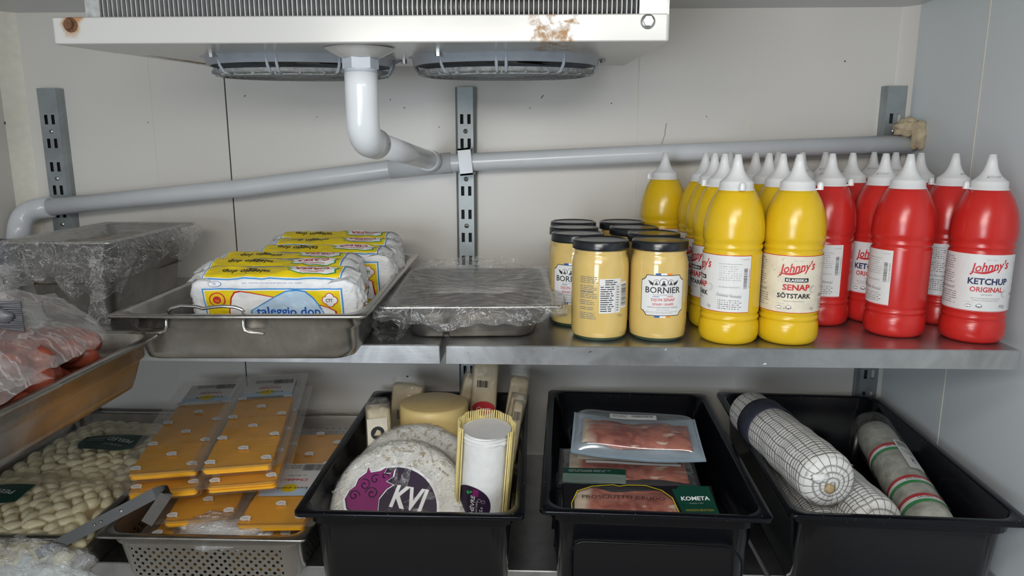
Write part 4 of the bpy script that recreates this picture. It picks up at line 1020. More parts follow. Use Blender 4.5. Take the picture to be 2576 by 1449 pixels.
# ------------------------------------------------------------------ packs of cheddar slices
def dot(d, x, y, r, L=1):
    d.disc(x, y, r, WHITE, L, 14, ry=r*0.95); d.poly([(x+r*0.5, y-r*0.8), (x+r*1.25, y-r*1.1), (x+r*0.9, y-r*0.1)], WHITE, L)
    d.line([(x-r*0.6, y+r*0.1), (x+r*0.6, y+r*0.1)], r*0.14, INKL, L+1); d.line([(x-r*0.5, y-r*0.25), (x+r*0.5, y-r*0.25)], r*0.12, INKL, L+1)
def cheese_pack(loc, rot, label, seed, w=0.118, l=0.415, sign=None, cl=0.28, tone=CHEDD):
    t = thing('cheese_slice_pack', label, 'cheese pack', loc, rot, 'packs of orange cheese slices')
    r = random.Random(seed); m = M(); n = 3
    for k in range(n-1, -1, -1):
        y0 = 0.012+k*cl/n; z0 = 0.0022+(n-1-k)*0.0019
        for j in range(5):
            ox, oy = r.uniform(-0.0015, 0.0015), r.uniform(-0.0015, 0.0015)-j*0.0004
            c = rr(w-0.022, cl/n+0.010, 0.006, 0, 3, ox, y0+cl/n/2+oy); h = 0.0023
            zz = z0+j*h
            m.rings([[(x, y, zz) for x, y, _ in c], [(x, y, zz+h*0.93) for x, y, _ in c]], tone, True, True, False)
    m.obj('cheese_slices', t)
    m = M(); H = 0.0205
    m.rings([rr(w-0.026, l-0.03, 0.008, 0.0008, 5, 0, l/2), rr(w-0.014, l-0.016, 0.010, 0.0015, 5, 0, l/2), rr(w-0.010, l-0.014, 0.011, H-0.001, 5, 0, l/2), rr(w+0.018, l+0.014, 0.012, H, 5, 0, l/2)], PACKF, True, False)
    m.grid(lambda u, v: ((u-0.5)*(w+0.016), v*(l+0.012)-0.006, H+0.0004+0.0016*noise.noise(Vector((u*4, v*12, seed)))-0.002*sin(pi*u)), 10, 40, PACKF)
    g = m; F = lambda x, y, h: (x, y, H+0.0012+h); d = D(g, F, 0.01, 0.0002); k = 0; y = 0.018
    while y < cl+0.02:
        if k % 2 == 0: dot(d, -w*0.34, y, 0.0082); dot(d, w*0.34, y+0.004, 0.0082)
        else: dot(d, 0.0, y, 0.0082)
        y += 0.045; k += 1
    m.obj('dotted_plastic_tray', t)
    if sign is not None:
        g = M(); d = D(g, F, 0.02, 0.0003); a, b = sign
        d.rect(-w*0.36, a, w*0.40, b, LBLUE, 2); d.rect(-w*0.36, a+(b-a)*0.2, w*0.40, b, LABW, 3)
        d.disc(0.0, a+(b-a)*0.22, 0.013, INKY, 4)
        d.text('kaas-pack', 0.004, a+(b-a)*0.22, 0.052, 0.009, INK, 5, rot=pi); d.text('Cheddar', 0.002, a+(b-a)*0.46, 0.044, 0.0095, INKR, 5, 0.01, rot=pi)
        d.text('ca. 30 x 50 g', 0.002, a+(b-a)*0.60, 0.030, 0.005, INK, 5, rot=pi); d.micro(-0.03, 0.03, b-0.006, 5, 0.0034, INKG, 0.4, 3, 5)
        d.bars(w*0.05, b-0.028, w*0.36, b-0.004, INK, True, 4, 5); g.obj('paper_label', t)
    return t
SG = (0.292, 0.385)
deg = radians
PK = [  # x, y of front centre, z, yaw, tilt, label, label spot
 (-0.560, 0.992, 0.9170, 0, 0.5, 'lowest left pack of orange cheese slices, on the perforated pan bottom', None),
 (-0.434, 0.992, 0.9170, 0, 0.5, 'lowest right pack of orange cheese slices in the perforated pan', None),
 (-0.558, 0.992, 0.9400, 1, 0.8, 'left pack of orange cheese slices second from the pan bottom', None),
 (-0.430, 0.990, 0.9400, 0, 0.8, 'right pack of orange cheese slices second from the pan bottom', None),
 (-0.545, 0.986, 0.9630, 4, 1.0, 'orange cheese slice pack behind the bent end of the tongs', None),
 (-0.425, 0.986, 0.9630, 0, 1.0, 'orange cheese slice pack just under the one with the blue and white label', None),
 (-0.519, 0.998, 0.9890, 10, 1.2, 'orange cheese slice pack below the left stack, its dotted end by the tongs', None),
 (-0.402, 0.985, 0.9900, 3.5, 1.2, 'orange cheese slice pack with a blue and white paper label facing up', (0.085, 0.20)),
 (-0.578, 1.012, 1.0290, 12, 1.5, 'orange cheese slice pack directly beneath the top left one', None),
 (-0.450, 1.006, 1.0450, 12, 1.5, 'orange cheese slice pack directly beneath the top right one', None),
 (-0.586, 1.028, 1.0520, 12, 1.8, 'top left pack of orange cheese slices, partly over the garlic', SG),
 (-0.461, 1.018, 1.0690, 12, 1.6, 'topmost pack of orange cheese slices, on the right stack', SG),
]
for i, (x, y, z, a, ti, lab, sg) in enumerate(PK):
    cheese_pack((x, y, z), (deg(ti), 0, deg(a)), lab, i+3, w=0.114 if i < 6 else 0.122, sign=sg, cl=0.285 if i > 8 else 0.33)
# foil-like clingfilm parcel at the front of the perforated pan
t = thing('wrapped_parcel', 'crumpled cling film parcel at the front of the perforated pan', 'parcel', (-0.482, 1.012, 0.965))
m = M(); blob(m, (0, 0, 0.018), 1.0, LABW, (0.078, 0.036, 0.022), 0.15, 2.0, 30, 18, 3); tag(m.obj('contents', t), 'pale food inside the cling film')
m = M(); 
def crumple(c, sq, seed, amp=0.22, nu=56, nv=34, mat=CLING):
    m = M(); c = Vector(c)
    def F(u, v):
        a = 2*pi*u; b = pi*(v-0.5); d = Vector((cos(a)*cos(b), sin(a)*cos(b), sin(b)))
        k = 1+amp*noise.noise(d*2.2+Vector((seed*7.1, 0, 0)))+0.10*noise.noise(d*7+Vector((seed, 3, 0)))+0.05*noise.noise(d*18+Vector((seed, 1, 9)))
        return tuple(c+Vector((d.x*sq[0], d.y*sq[1], d.z*sq[2]))*k)
    m.grid(F, nu, nv, mat); return m
SHINY = film('crumpled_shiny_film', haze=0.26, gl=0.22, rough=0.05, bsc=70, bst=1.0, bd=0.005, crease_glint=0.6)
crumple((0, 0, 0.018), (0.086, 0.042, 0.027), 3, mat=SHINY).obj('cling_film', t)

# ------------------------------------------------------------------ vacuum bags of peeled garlic
def garlic_bag(loc, rot, W, Ln, T, label, seed, lab_c, lab_a):
    t = thing('garlic_bag', label, 'bag of garlic', loc, rot, 'vacuum bags of peeled garlic'); r = random.Random(seed)
    def top(x, y):
        a = max(0, 1-abs(2*x/W)**3.2); b = max(0, 1-abs(2*y/Ln)**3.2)
        return T*(a*b)**0.5+0.004*noise.noise(Vector((x*14, y*14, seed)))
    m = M(); m.grid(lambda u, v: ((u-0.5)*W*0.96, (v-0.5)*Ln*0.96, max(0.001, top((u-0.5)*W, (v-0.5)*Ln)-0.007)), 30, 30, GARLD)
    m.add([(-W*0.48, -Ln*0.48, 0), (W*0.48, -Ln*0.48, 0), (W*0.48, Ln*0.48, 0), (-W*0.48, Ln*0.48, 0)], [(0, 1, 2, 3)], GARLD)
    tag(m.obj('garlic_mass', t), kind='stuff')
    cl = []
    sp = 0.0205; iy = 0; y = -Ln/2+0.012
    while y < Ln/2-0.008:
        x = -W/2+0.014+(iy % 2)*sp*0.65
        while x < W/2-0.012:
            cl.append((x+r.uniform(-.0035, .0035), y+r.uniform(-.003, .003))); x += sp*1.35
        y += sp*0.80; iy += 1
    def clove(m, x, y):
        L_ = r.uniform(0.0150, 0.0205); R = r.uniform(0.0085, 0.0115); yaw = r.gauss(0.25, 0.55)
        e = 0.004; nx = -(top(x+e, y)-top(x-e, y))/(2*e); ny = -(top(x, y+e)-top(x, y-e))/(2*e)
        X = Matrix.Translation((x, y, top(x, y)-0.006+r.uniform(-0.001, 0.0015))) @ Vector((nx*0.8, ny*0.8, 1)).to_track_quat('Z', 'Y').to_matrix().to_4x4() @ Matrix.Rotation(yaw, 4, 'Z')
        m.x = X; bend = r.uniform(-0.25, 0.35)
        def F(u, v):
            a = 2*pi*u; b = pi*(v-0.5); q = sin(b); ta = 1-0.28*q-0.15*q*q
            return (L_*q, R*cos(b)*cos(a)*ta+bend*L_*q*q*0.5, R*0.85*cos(b)*sin(a)*ta)
        m.grid(F, 12, 9, GARL); m.x = None
    # the hundred nearest the camera and largest are single parts, the rest one mesh
    cl.sort(key=lambda p: p[1]); big = cl[:100]; rest = cl[100:]
    for x, y in big:
        m = M(); clove(m, x, y); m.obj('garlic_clove', t)
    if rest:
        m = M()
        for x, y in rest: clove(m, x, y)
        tag(m.obj('garlic_cloves', t), kind='stuff')
    m = M(); m.grid(lambda u, v: ((u-0.5)*W*1.06, (v-0.5)*Ln*1.06, 0.0035+top((u-0.5)*W*1.06, (v-0.5)*Ln*1.06)+0.0012*noise.noise(Vector((u*30, v*30, seed)))), 60, 60, VAC); m.obj('clear_film', t)
    g = M(); cx, cy = lab_c; ca, sa = cos(lab_a), sin(lab_a)
    F = lambda x, y, h: (cx+x*ca-y*sa, cy+x*sa+y*ca, top(cx+x*ca-y*sa, cy+x*sa+y*ca)+0.0065+h)
    d = D(g, F, 0.006, 0.0005)
    d.poly([(-0.046, -0.030), (0.02, -0.034), (0.052, -0.024), (0.058, 0.028), (-0.02, 0.033), (-0.060, 0.024), (-0.058, -0.01)], DGREEN, 1)
    d.text('PEELED', 0.012, 0.006, 0.052, 0.011, LABW, 3, 0.01, rot=pi-0.25); d.text('GARLIC', 0.006, -0.012, 0.040, 0.008, INKL, 3, rot=pi-0.25)
    d.micro(-0.048, -0.016, 0.018, 4, 0.004, INKL, 0.3, seed, 3)
    tag(g.obj('green_label', t), 'dark green label')
    return t
garlic_bag((-0.800, 1.255, 0.985), (deg(1), deg(2), deg(-4)), 0.300, 0.290, 0.030, 'back vacuum bag of peeled garlic cloves, against the orange cheese packs', 4, (-0.004, 0.000), 0.15)
garlic_bag((-0.838, 1.035, 0.978), (deg(4), deg(1), deg(3)), 0.310, 0.225, 0.036, 'front vacuum bag of peeled garlic cloves, beside the steel tongs', 9, (-0.042, 0.012), 0.12)
t = thing('white_cheese_bag', 'crumpled clear bag of soft white food below the tongs in the lower left', 'bag', (-0.745, 0.940, 0.925))
m = M(); blob(m, (0, 0, 0.022), 1.0, MILK, (0.075, 0.026, 0.036), 0.2, 2.0, 30, 18, 6); tag(m.obj('contents', t), 'soft white food inside the bag')
crumple((0, 0, 0.028), (0.092, 0.034, 0.050), 8, amp=0.35, mat=SHINY).obj('clear_bag', t)

# ------------------------------------------------------------------ tongs
t = thing('steel_tongs', 'flat steel tongs with a bent handle lying over the garlic and cheese pans', 'tongs', (-0.725, 0.928, 0.988))
m = M()
def strip(m, P, W, th, mat, wd):
    P = [Vector(p) for p in P]; wd = Vector(wd).normalized(); R = []
    for i, p in enumerate(P):
        d = (P[min(i+1, len(P)-1)]-P[max(i-1, 0)]).normalized(); s_ = (wd-d*wd.dot(d)).normalized(); n = d.cross(s_)
        w = W(i/(len(P)-1)) if callable(W) else W
        R.append([tuple(p+s_*a*w/2+n*b*th/2) for a, b in ((-1, -1), (1, -1), (1, 1), (-1, 1))])
    m.rings(R, mat, True, True, False)
a0, a1, a2 = Vector((0, 0, 0)), Vector((0.163, 0.060, 0.076)), Vector((0.150, 0.030, 0.036))
WD = (a1-a0).normalized().cross(Vector((-0.55, 0.95, -0.50)).normalized()); P = [a0.lerp(a1, i/10) for i in range(10)]
top_ = a1+Vector((0.010, 0.000, 0.002))
for i in range(9):
    q = i/8; P.append(a0.lerp(a1, 0.93)*(1-q)**2+top_*1.03*2*q*(1-q)+(a1.lerp(a2, 0.25)+Vector((0.008, 0, 0)))*q*q)
P += [a1.lerp(a2, 0.6)+Vector((0.004, 0, 0)), a2]
strip(m, P, lambda q: 0.017 if q > 0.2 else 0.014+0.015*q, 0.0014, steel('dark_tong_steel', (0.06, 0.058, 0.055), 0.40), WD); m.obj('tong_strip', t)
for q in (0.45, 0.50, 0.66):
    m = M(); c = a0.lerp(a1, q); m.lathe([(0.0001, 0.0016), (0.002, 0.0014), (0.003 if q > 0.6 else 0.0016, 0)], WIRE, 14)
    dr_ = (a1-a0).normalized(); s_ = WD.normalized(); n_ = -dr_.cross(s_)
    if n_.y > 0: n_ = -n_
    m.obj('rivet', t, c+n_*0.0007, n_.to_track_quat('Z', 'Y').to_euler())

# ------------------------------------------------------------------ sausages and their bags
def sausage(loc, rot, L_, R, bend, seed, label):
    m = M()
    def pth(q): return Vector((L_*(q-0.5), bend*4*q*(1-q)*L_, 0))
    P = [pth(i/14) for i in range(15)]
    m.tube(P, R, SAUS, 14, True, lambda q: R*max(0.18, (1-abs(2*q-1)**5)**0.5)*(1+0.05*sin(q*9+seed)))
    o = m.obj('sausage', None, loc, rot); tag(o, label, 'sausage', 'reddish brown sausages in clear bags')
sr = random.Random(12)
SA = []
for ly, z in ((1, 1.312), (2, 1.336), (3, 1.354)):
    for iy in range(9 if ly < 2 else 8):
        for ix in range(3):
            if ly == 3 and (iy < 3 or iy > 7): continue
            SA.append((-0.735+ix*0.085+(iy % 2)*0.012+sr.uniform(-.008, .008), 0.44+iy*0.043+ly*0.02+sr.uniform(-.006, .006), z+sr.uniform(-.003, .003), sr.uniform(-0.5, 0.5)))
for k, (x, y, z, a) in enumerate(SA):
    if z > 1.33 and y > 0.72: z -= 0.005
    sausage((x, y, z), (0, sr.uniform(-.1, .1), a), sr.uniform(0.085, 0.100), sr.uniform(0.0150, 0.0175), sr.uniform(0.03, 0.10), k, 'plump reddish brown sausage in the %s bag of the left pan' % ('front' if y < 0.64 else 'back'))
def pouch(name, pts, zf, label, mat, seed):
    """bag sheet: bilinear patch over four corners, bulging over what it holds"""
    m = M(); A, B, C_, D_ = [Vector(p) for p in pts]
    def F(u, v):
        p = A.lerp(B, u).lerp(D_.lerp(C_, u), v); e = sin(pi*u)*sin(pi*v)
        p.z += zf*e**0.5+0.010*noise.noise(Vector((u*5, v*4, seed)))+0.004*noise.noise(Vector((u*16, v*12, seed)))
        return tuple(p)
    m.grid(F, 46, 46, mat); tag(m.obj(name), label, 'bag')
    return m
pouch('clear_bag', [(-0.77, 0.64, 1.385), (-0.490, 0.600, 1.350), (-0.515, 0.835, 1.342), (-0.6035, 0.862, 1.392)], 0.034, 'hazy clear bag of sausages at the back of the left pan, its corner raised', POLY, 3)
pouch('clear_bag', [(-0.77, 0.42, 1.365), (-0.49, 0.44, 1.348), (-0.485, 0.680, 1.342), (-0.70, 0.73, 1.395)], 0.034, 'hazy clear bag of sausages nearest the camera in the left pan', POLY, 6)
m = M()
for k in range(15):
    q = k/14; m.tube([(-0.61, 0.690, 1.400+0.014*(q-0.5)), (-0.565+0.01*sin(q*3), 0.700+0.006*cos(k), 1.402+0.026*(q-0.5)), (-0.530, 0.705, 1.400+0.030*(q-0.5))], 0.0014, DKFILM, 6)
blob(m, (-0.575, 0.700, 1.402), 1.0, DKFILM, (0.040, 0.008, 0.012), 0.2, 3, 20, 12, 2)
tag(m.obj('bag_closure'), 'gathered dark ribbed end of a sausage bag at the left edge', 'bag closure')

# ------------------------------------------------------------------ black pan 1: soft cheeses
def wheel(name, loc, rot, R, T, label, seed, design):
    t = thing(name, label, 'cheese', loc, rot)
    pr = [(0.0001, T), (R*0.3, T), (R*0.6, T), (R*0.85, T-0.0005), (R-0.009, T-0.002), (R-0.002, T-0.008), (R, T-0.014), (R, 0.012), (R-0.003, 0.005), (R-0.010, 0.0), (0.0001, 0.0)]
    def shell(mat, off, amp, fr):
        m = M(); n = 120; rg = []
        for r, z in pr:
            ring = []
            for j in range(n):
                a = 2*pi*j/n; p = Vector((r*cos(a), r*sin(a), z)); q = 1+amp*(noise.noise(p*fr+Vector((seed, 0, 0)))+0.5*noise.noise(p*fr*3+Vector((0, seed, 0))))
                k = (R+off)/R
                ring.append((p.x*q*k, p.y*q*k, T/2+(p.z-T/2)*(1+2*off/T)+amp*0.06*noise.noise(p*fr*2)))
            rg.append(ring)
        m.rings(rg, mat); return m
    cb = shell(BRIEP, 0, 0.015, 30).obj('paper_wrapper', t)
    shell(CLING, 0.0016, 0.03, 34).obj('cling_film', t)
    if design:
        g = M(); d = D(g, lambda x, y, h: (x, y, T+0.0012+h), 0.02, 0.00025)
        cx, cy = -0.008, -0.010
        d.disc(cx, cy, 0.0720, WHITE, 1, 48); d.disc(cx, cy, 0.0680, PURPD, 2, 48)
        d.text('KVI', cx+0.024, cy+0.018, 0.056, 0.036, WHITE, 8, 0.03, 0.2, rot=-0.16)
        # curling purple mane on the left
        def curl(x, y, r0, turns, a0, w, mt, L, sg=1):
            P = [(x+r0*(1-0.85*i/30)*cos(a0+sg*turns*2*pi*i/30), y+r0*(1-0.85*i/30)*sin(a0+sg*turns*2*pi*i/30)) for i in range(31)]
            d.line(P, w, mt, L)
        mane = [(-0.078, -0.012), (-0.083, 0.005), (-0.076, 0.020), (-0.066, 0.028), (-0.062, 0.041), (-0.048, 0.052), (-0.046, 0.062), (-0.040, 0.052), (-0.022, 0.055), (-0.010, 0.062), (-0.015, 0.050), (-0.002, 0.050), (0.004, 0.058), (0.002, 0.044), (-0.010, 0.036), (0.004, 0.030), (-0.008, 0.022), (-0.02, 0.006), (-0.02, -0.02), (-0.06, -0.025)]
        mane = [(-0.082+(a+0.083)*0.80, b*0.85+0.004) for a, b in mane]
        def grow(P, k): c = Vector((sum(p[0] for p in P)/len(P), sum(p[1] for p in P)/len(P))); return [((p[0]-c.x)*k+c.x, (p[1]-c.y)*k+c.y) for p in P]
        d.poly(grow(mane, 1.13), WHITE, 4); d.poly(grow(mane, 1.05), PURPD, 5); d.poly(mane, PURP, 6)
        for (x, y, r0, tn, a, sg) in ((-0.068, 0.010, 0.011, 1.3, 0, 1), (-0.050, 0.030, 0.012, 1.2, 2, -1), (-0.030, 0.040, 0.010, 1.0, 1, 1), (-0.034, 0.014, 0.013, 1.4, 3, -1), (-0.012, 0.045, 0.008, 0.8, 0, 1)): curl(-0.082+(x+0.083)*0.80, y*0.85+0.004, r0*0.8, tn, a, 0.0018, PURPD, 7, sg)
        r = random.Random(4)
        for k in range(16):
            a = r.uniform(0, 2*pi); q = r.uniform(0.083, 0.100); 
            d.text(r.choice(['HANDGJORD', '& BRIE', 'VITA', 'GARANTI']), q*cos(a), q*sin(a), 0.020, 0.0032, CAULK if k % 5 else TAN, 3, rot=r.uniform(-1.5, 1.5))
        g.obj('printed_label', cb)
    return t
wheel('brie_wheel', (-0.213, 1.058, 0.994), (deg(46), 0, deg(2)), 0.109, 0.048, 'front paper wrapped brie wheel with a purple and black round label', 3, True)
wheel('brie_wheel', (-0.201, 1.122, 0.996), (deg(46), 0, deg(-3)), 0.110, 0.046, 'rear brie wheel in crinkled cling film, leaning behind the labelled one', 8, False)
t = thing('yellow_cheese', 'tall cylinder of smooth yellow cheese standing in the first black pan', 'cheese', (-0.189, 1.255, 0.916), (deg(-2), 0, 0))
m = M(); m.lathe([(0.0001, 0), (0.060, 0), (0.063, 0.004), (0.0635, 0.010), (0.0635, 0.186), (0.062, 0.1900), (0.059, 0.1915), (0.0001, 0.1925)], GOUDA, 64); m.obj('cheese_body', t)
m = M(); m.lathe([(0.0645, 0.02), (0.0645, 0.150), (0.0642, 0.152)], VAC, 40, a0=-1.7, a1=0.2); m.obj('clear_film', t)
t = thing('goat_cheese_log', 'white goat cheese log standing in a yellow straw mat with dark round label', 'cheese', (-0.092, 1.056, 0.918), (deg(2), deg(4), 0))
m = M()
def logF(u, v):
    a = 2*pi*u; z = 0.225*v; k = 1+0.03*noise.noise(Vector((cos(a)*1.5, sin(a)*1.5, z*25)))
    return (0.0365*k*cos(a), 0.0365*k*sin(a), z)
m.grid(logF, 60, 50, RIND)
m.add([(0.0385*cos(2*pi*i/40), 0.0385*sin(2*pi*i/40), 0.225+0.004*sin(2*pi*i/40+1)) for i in range(40)]+[(0, 0, 0.2235)], [(i, (i+1) % 40, 40) for i in range(40)], CAPW, True)
lo = m.obj('cheese_log', t)
m = M(); 
m.grid(lambda u, v: (0.0378*cos(-pi/2+(u-0.5)*2.2)+0.0008*sin(v*9), 0.0378*sin(-pi/2+(u-0.5)*2.2)-0.0006*sin(u*14), 0.212+0.010*v+0.004*noise.noise(Vector((u*7, v*3, 1)))*(1-v)), 40, 8, RIND)
m.obj('torn_rind_edge', lo)
m = M()
for k in range(54):
    a = -0.62+(pi+1.24)*k/53; rk = 0.0420+0.0015*sin(k*0.9)
    m.box(0, 0, 0, 0, 0, 0, STRAW) if False else m.tube([(rk*cos(a), rk*sin(a), 0.002), (rk*cos(a)*1.01, rk*sin(a)*1.01, 0.12), (rk*cos(a)*1.03, rk*sin(a)*1.03, 0.236+0.004*sin(a))], 0.00118, STRAW, 6)
R0 = 0.0432
m.grid(lambda u, v: ((R0+0.001)*cos(-0.6+(pi+1.2)*u), (R0+0.001)*sin(-0.6+(pi+1.2)*u), 0.002+0.225*v), 40, 2, STRAW)
m.obj('straw_mat', t)
g = M(); d = D(g, cyl_map(0.0378, 0.112, radians(-26)), 0.0035, 0.0002)
d.disc(0, 0, 0.0340, WHITE, 1, 44); d.disc(0, 0, 0.0333, PURPD, 2, 44)
d.text('CHÈVRE', 0.004, 0.0, 0.038, 0.0085, WHITE, 4, 0.01, 0.1, rot=pi/2); d.text('GOAT CHEESE', 0.0115, 0.0, 0.022, 0.0024, LABW, 4, rot=pi/2); d.text('1 KG e', 0.0185, -0.006, 0.014, 0.0050, WHITE, 4, rot=pi/2)
for x, y in ((0.015, 0.012), (0.021, 0.010), (0.013, -0.020)): d.disc(x, y, 0.0028, LABW, 3, 16); d.disc(x, y, 0.0024, PURPD, 4, 16)
d.rect(0.004, 0.018, 0.013, 0.029, PURP, 3); d.disc(-0.004, 0.022, 0.003, INKGR, 4, 9); d.disc(0.001, 0.024, 0.0022, INKGR, 4, 7)
d.disc(-0.002, -0.026, 0.0045, INKO, 4, 12); d.disc(0.004, -0.028, 0.003, INKR, 5, 9); d.disc(-0.007, -0.024, 0.002, INKGR, 5, 7)
g.obj('round_label', t)
def wedge(loc, rot, w, th, h, label, style, seed):
    t = thing('cheese_wedge', label, 'cheese', loc, rot, 'vacuum packed cheese wedges at the back')
    m = M(); r = random.Random(seed)
    def S(u, v):
        a = 2*pi*u; c, s = cos(a), sin(a); e = 0.35
        x = w/2*math.copysign(abs(c)**e, c); y = th/2*math.copysign(abs(s)**e, s)
        k = 1-0.12*v+0.03*noise.noise(Vector((c, s, v*3+seed))); return (x*k, y*k, h*v)
    m.grid(S, 32, 14, PARM); R = [S(i/32, 1) for i in range(32)]; m.add([(p[0], p[1], p[2]) for p in R]+[(0, 0, h+0.004)], [(i, (i+1) % 32, 32) for i in range(32)], PARM, True)
    m.obj('cheese_body', t)
    m = M(); m.grid(lambda u, v: tuple(Vector(S(u, min(1, v*1.02)))*1.0+Vector((S(u, v)[0]*0.06, S(u, v)[1]*0.10, 0.012*v*v+0.004*noise.noise(Vector((u*12, v*9, seed)))))), 40, 20, VAC)
    m.grid(lambda u, v: ((u-0.5)*w*0.9*(1-0.1*v), 0.006*noise.noise(Vector((u*5, v*4, seed))), h+0.002+0.018*v*(0.6+0.5*noise.noise(Vector((u*3, 1, seed))))), 14, 5, VAC)
    m.obj('clear_film', t)
    g = M(); d = D(g, lambda x, y, hh: (x, -th/2*(1-0.12*y/h)-0.0018-hh, y), 0.01)
    if style == 'reggiano':
        d.rect(-w*0.46, 0.0, w*0.30, h*0.93, LABC, 1); cy = h*0.80
        d.disc(0-w*0.08, cy, w*0.26, INK, 2, 24); d.poly([(-w*0.22, cy-w*0.08), (w*0.06, cy-w*0.10), (w*0.02, cy+w*0.08), (-w*0.1, cy+w*0.14)], PARM, 3)
        d.rect(-w*0.44, h*0.64, w*0.28, h*0.70, INK, 2); d.text('PARMIGIANO', -w*0.08, h*0.685, w*0.62, h*0.020, LABC, 4); d.text('REGGIANO', -w*0.08, h*0.657, w*0.6, h*0.024, LABC, 4)
        d.disc(-w*0.02, h*0.53, w*0.20, INKO, 2, 22); d.disc(-w*0.02, h*0.53, w*0.14, INKY, 3, 22); d.disc(-w*0.02, h*0.53, w*0.09, INKR, 4, 22)
        d.text('REGGIO', w*0.0, h*0.38, h*0.14, w*0.16, INK, 3, rot=pi/2); d.micro(-w*0.3, w*0.25, h*0.30, 4, 0.0034, INK, 0.5, 5); d.rect(-w*0.44, 0, w*0.28, h*0.20, INKR, 2)
    elif style == 'red':
        d.rect(-w*0.42, h*0.38, w*0.42, h*0.60, LABW, 1); P = []
        d.disc(0, h*0.62, w*0.40, INKR, 2, 24, ry=h*0.06); d.text('Cresta', 0, h*0.615, w*0.5, h*0.035, WHITE, 4, 0.01, 0.3)
        d.text('PECORINO', w*0.05, h*0.52, w*0.66, h*0.05, INK, 3, 0.02); d.text('ROMANO', w*0.05, h*0.45, w*0.5, h*0.04, INK, 3, 0.02); d.bars(-w*0.3, h*0.80, w*0.10, h*0.86, INK, True, 3, 2)
    elif style == 'text':
        d.text('Parmigiano', 0, h*0.62, h*0.42, w*0.30, INK, 2, 0.01, 0, rot=pi/2); d.bars(-w*0.3, h*0.88, w*0.3, h*0.95, INK, True, 3, 2)
    elif style == 'small':
        d.bars(-w*0.25, h*0.66, w*0.25, h*0.76, INK, True, 3, 2)
    if g.v: g.obj('printed_label', t)
    return t
wedge((-0.275, 1.185, 0.918), (deg(-6), 0, deg(18)), 0.046, 0.050, 0.200, 'parmesan wedge with black and orange print at the left of the first black pan', 'reggiano', 2)
wedge((-0.262, 1.345, 0.918), (deg(-3), deg(3), deg(-5)), 0.070, 0.040, 0.190, 'dark backed cheese wedge in crumpled film behind the parmesan wedge', 'small', 3)
wedge((-0.181, 1.372, 0.918), (deg(-3), deg(14), deg(5)), 0.026, 0.045, 0.205, 'narrow tilted cheese stick behind the yellow cylinder', 'none', 5)
wedge((-0.118, 1.360, 0.918), (deg(-4), deg(5), deg(8)), 0.056, 0.042, 0.232, 'tall cheese wedge with a red and white label near the back wall', 'red', 6)
wedge((-0.060, 1.355, 0.918), (deg(-3), deg(8), deg(0)), 0.042, 0.040, 0.205, 'plain cheese wedge in loose film right of the red labelled one', 'small', 7)
wedge((-0.072, 1.285, 0.918), (deg(-2), deg(12), deg(0)), 0.034, 0.050, 0.195, 'rounded cheese wedge with small black print behind the goat log', 'small', 9)
wedge((-0.060, 1.165, 0.920), (deg(-10), deg(8), deg(0)), 0.020, 0.060, 0.215, 'tall narrow parmesan wedge against the right side of the first black pan', 'text', 11)

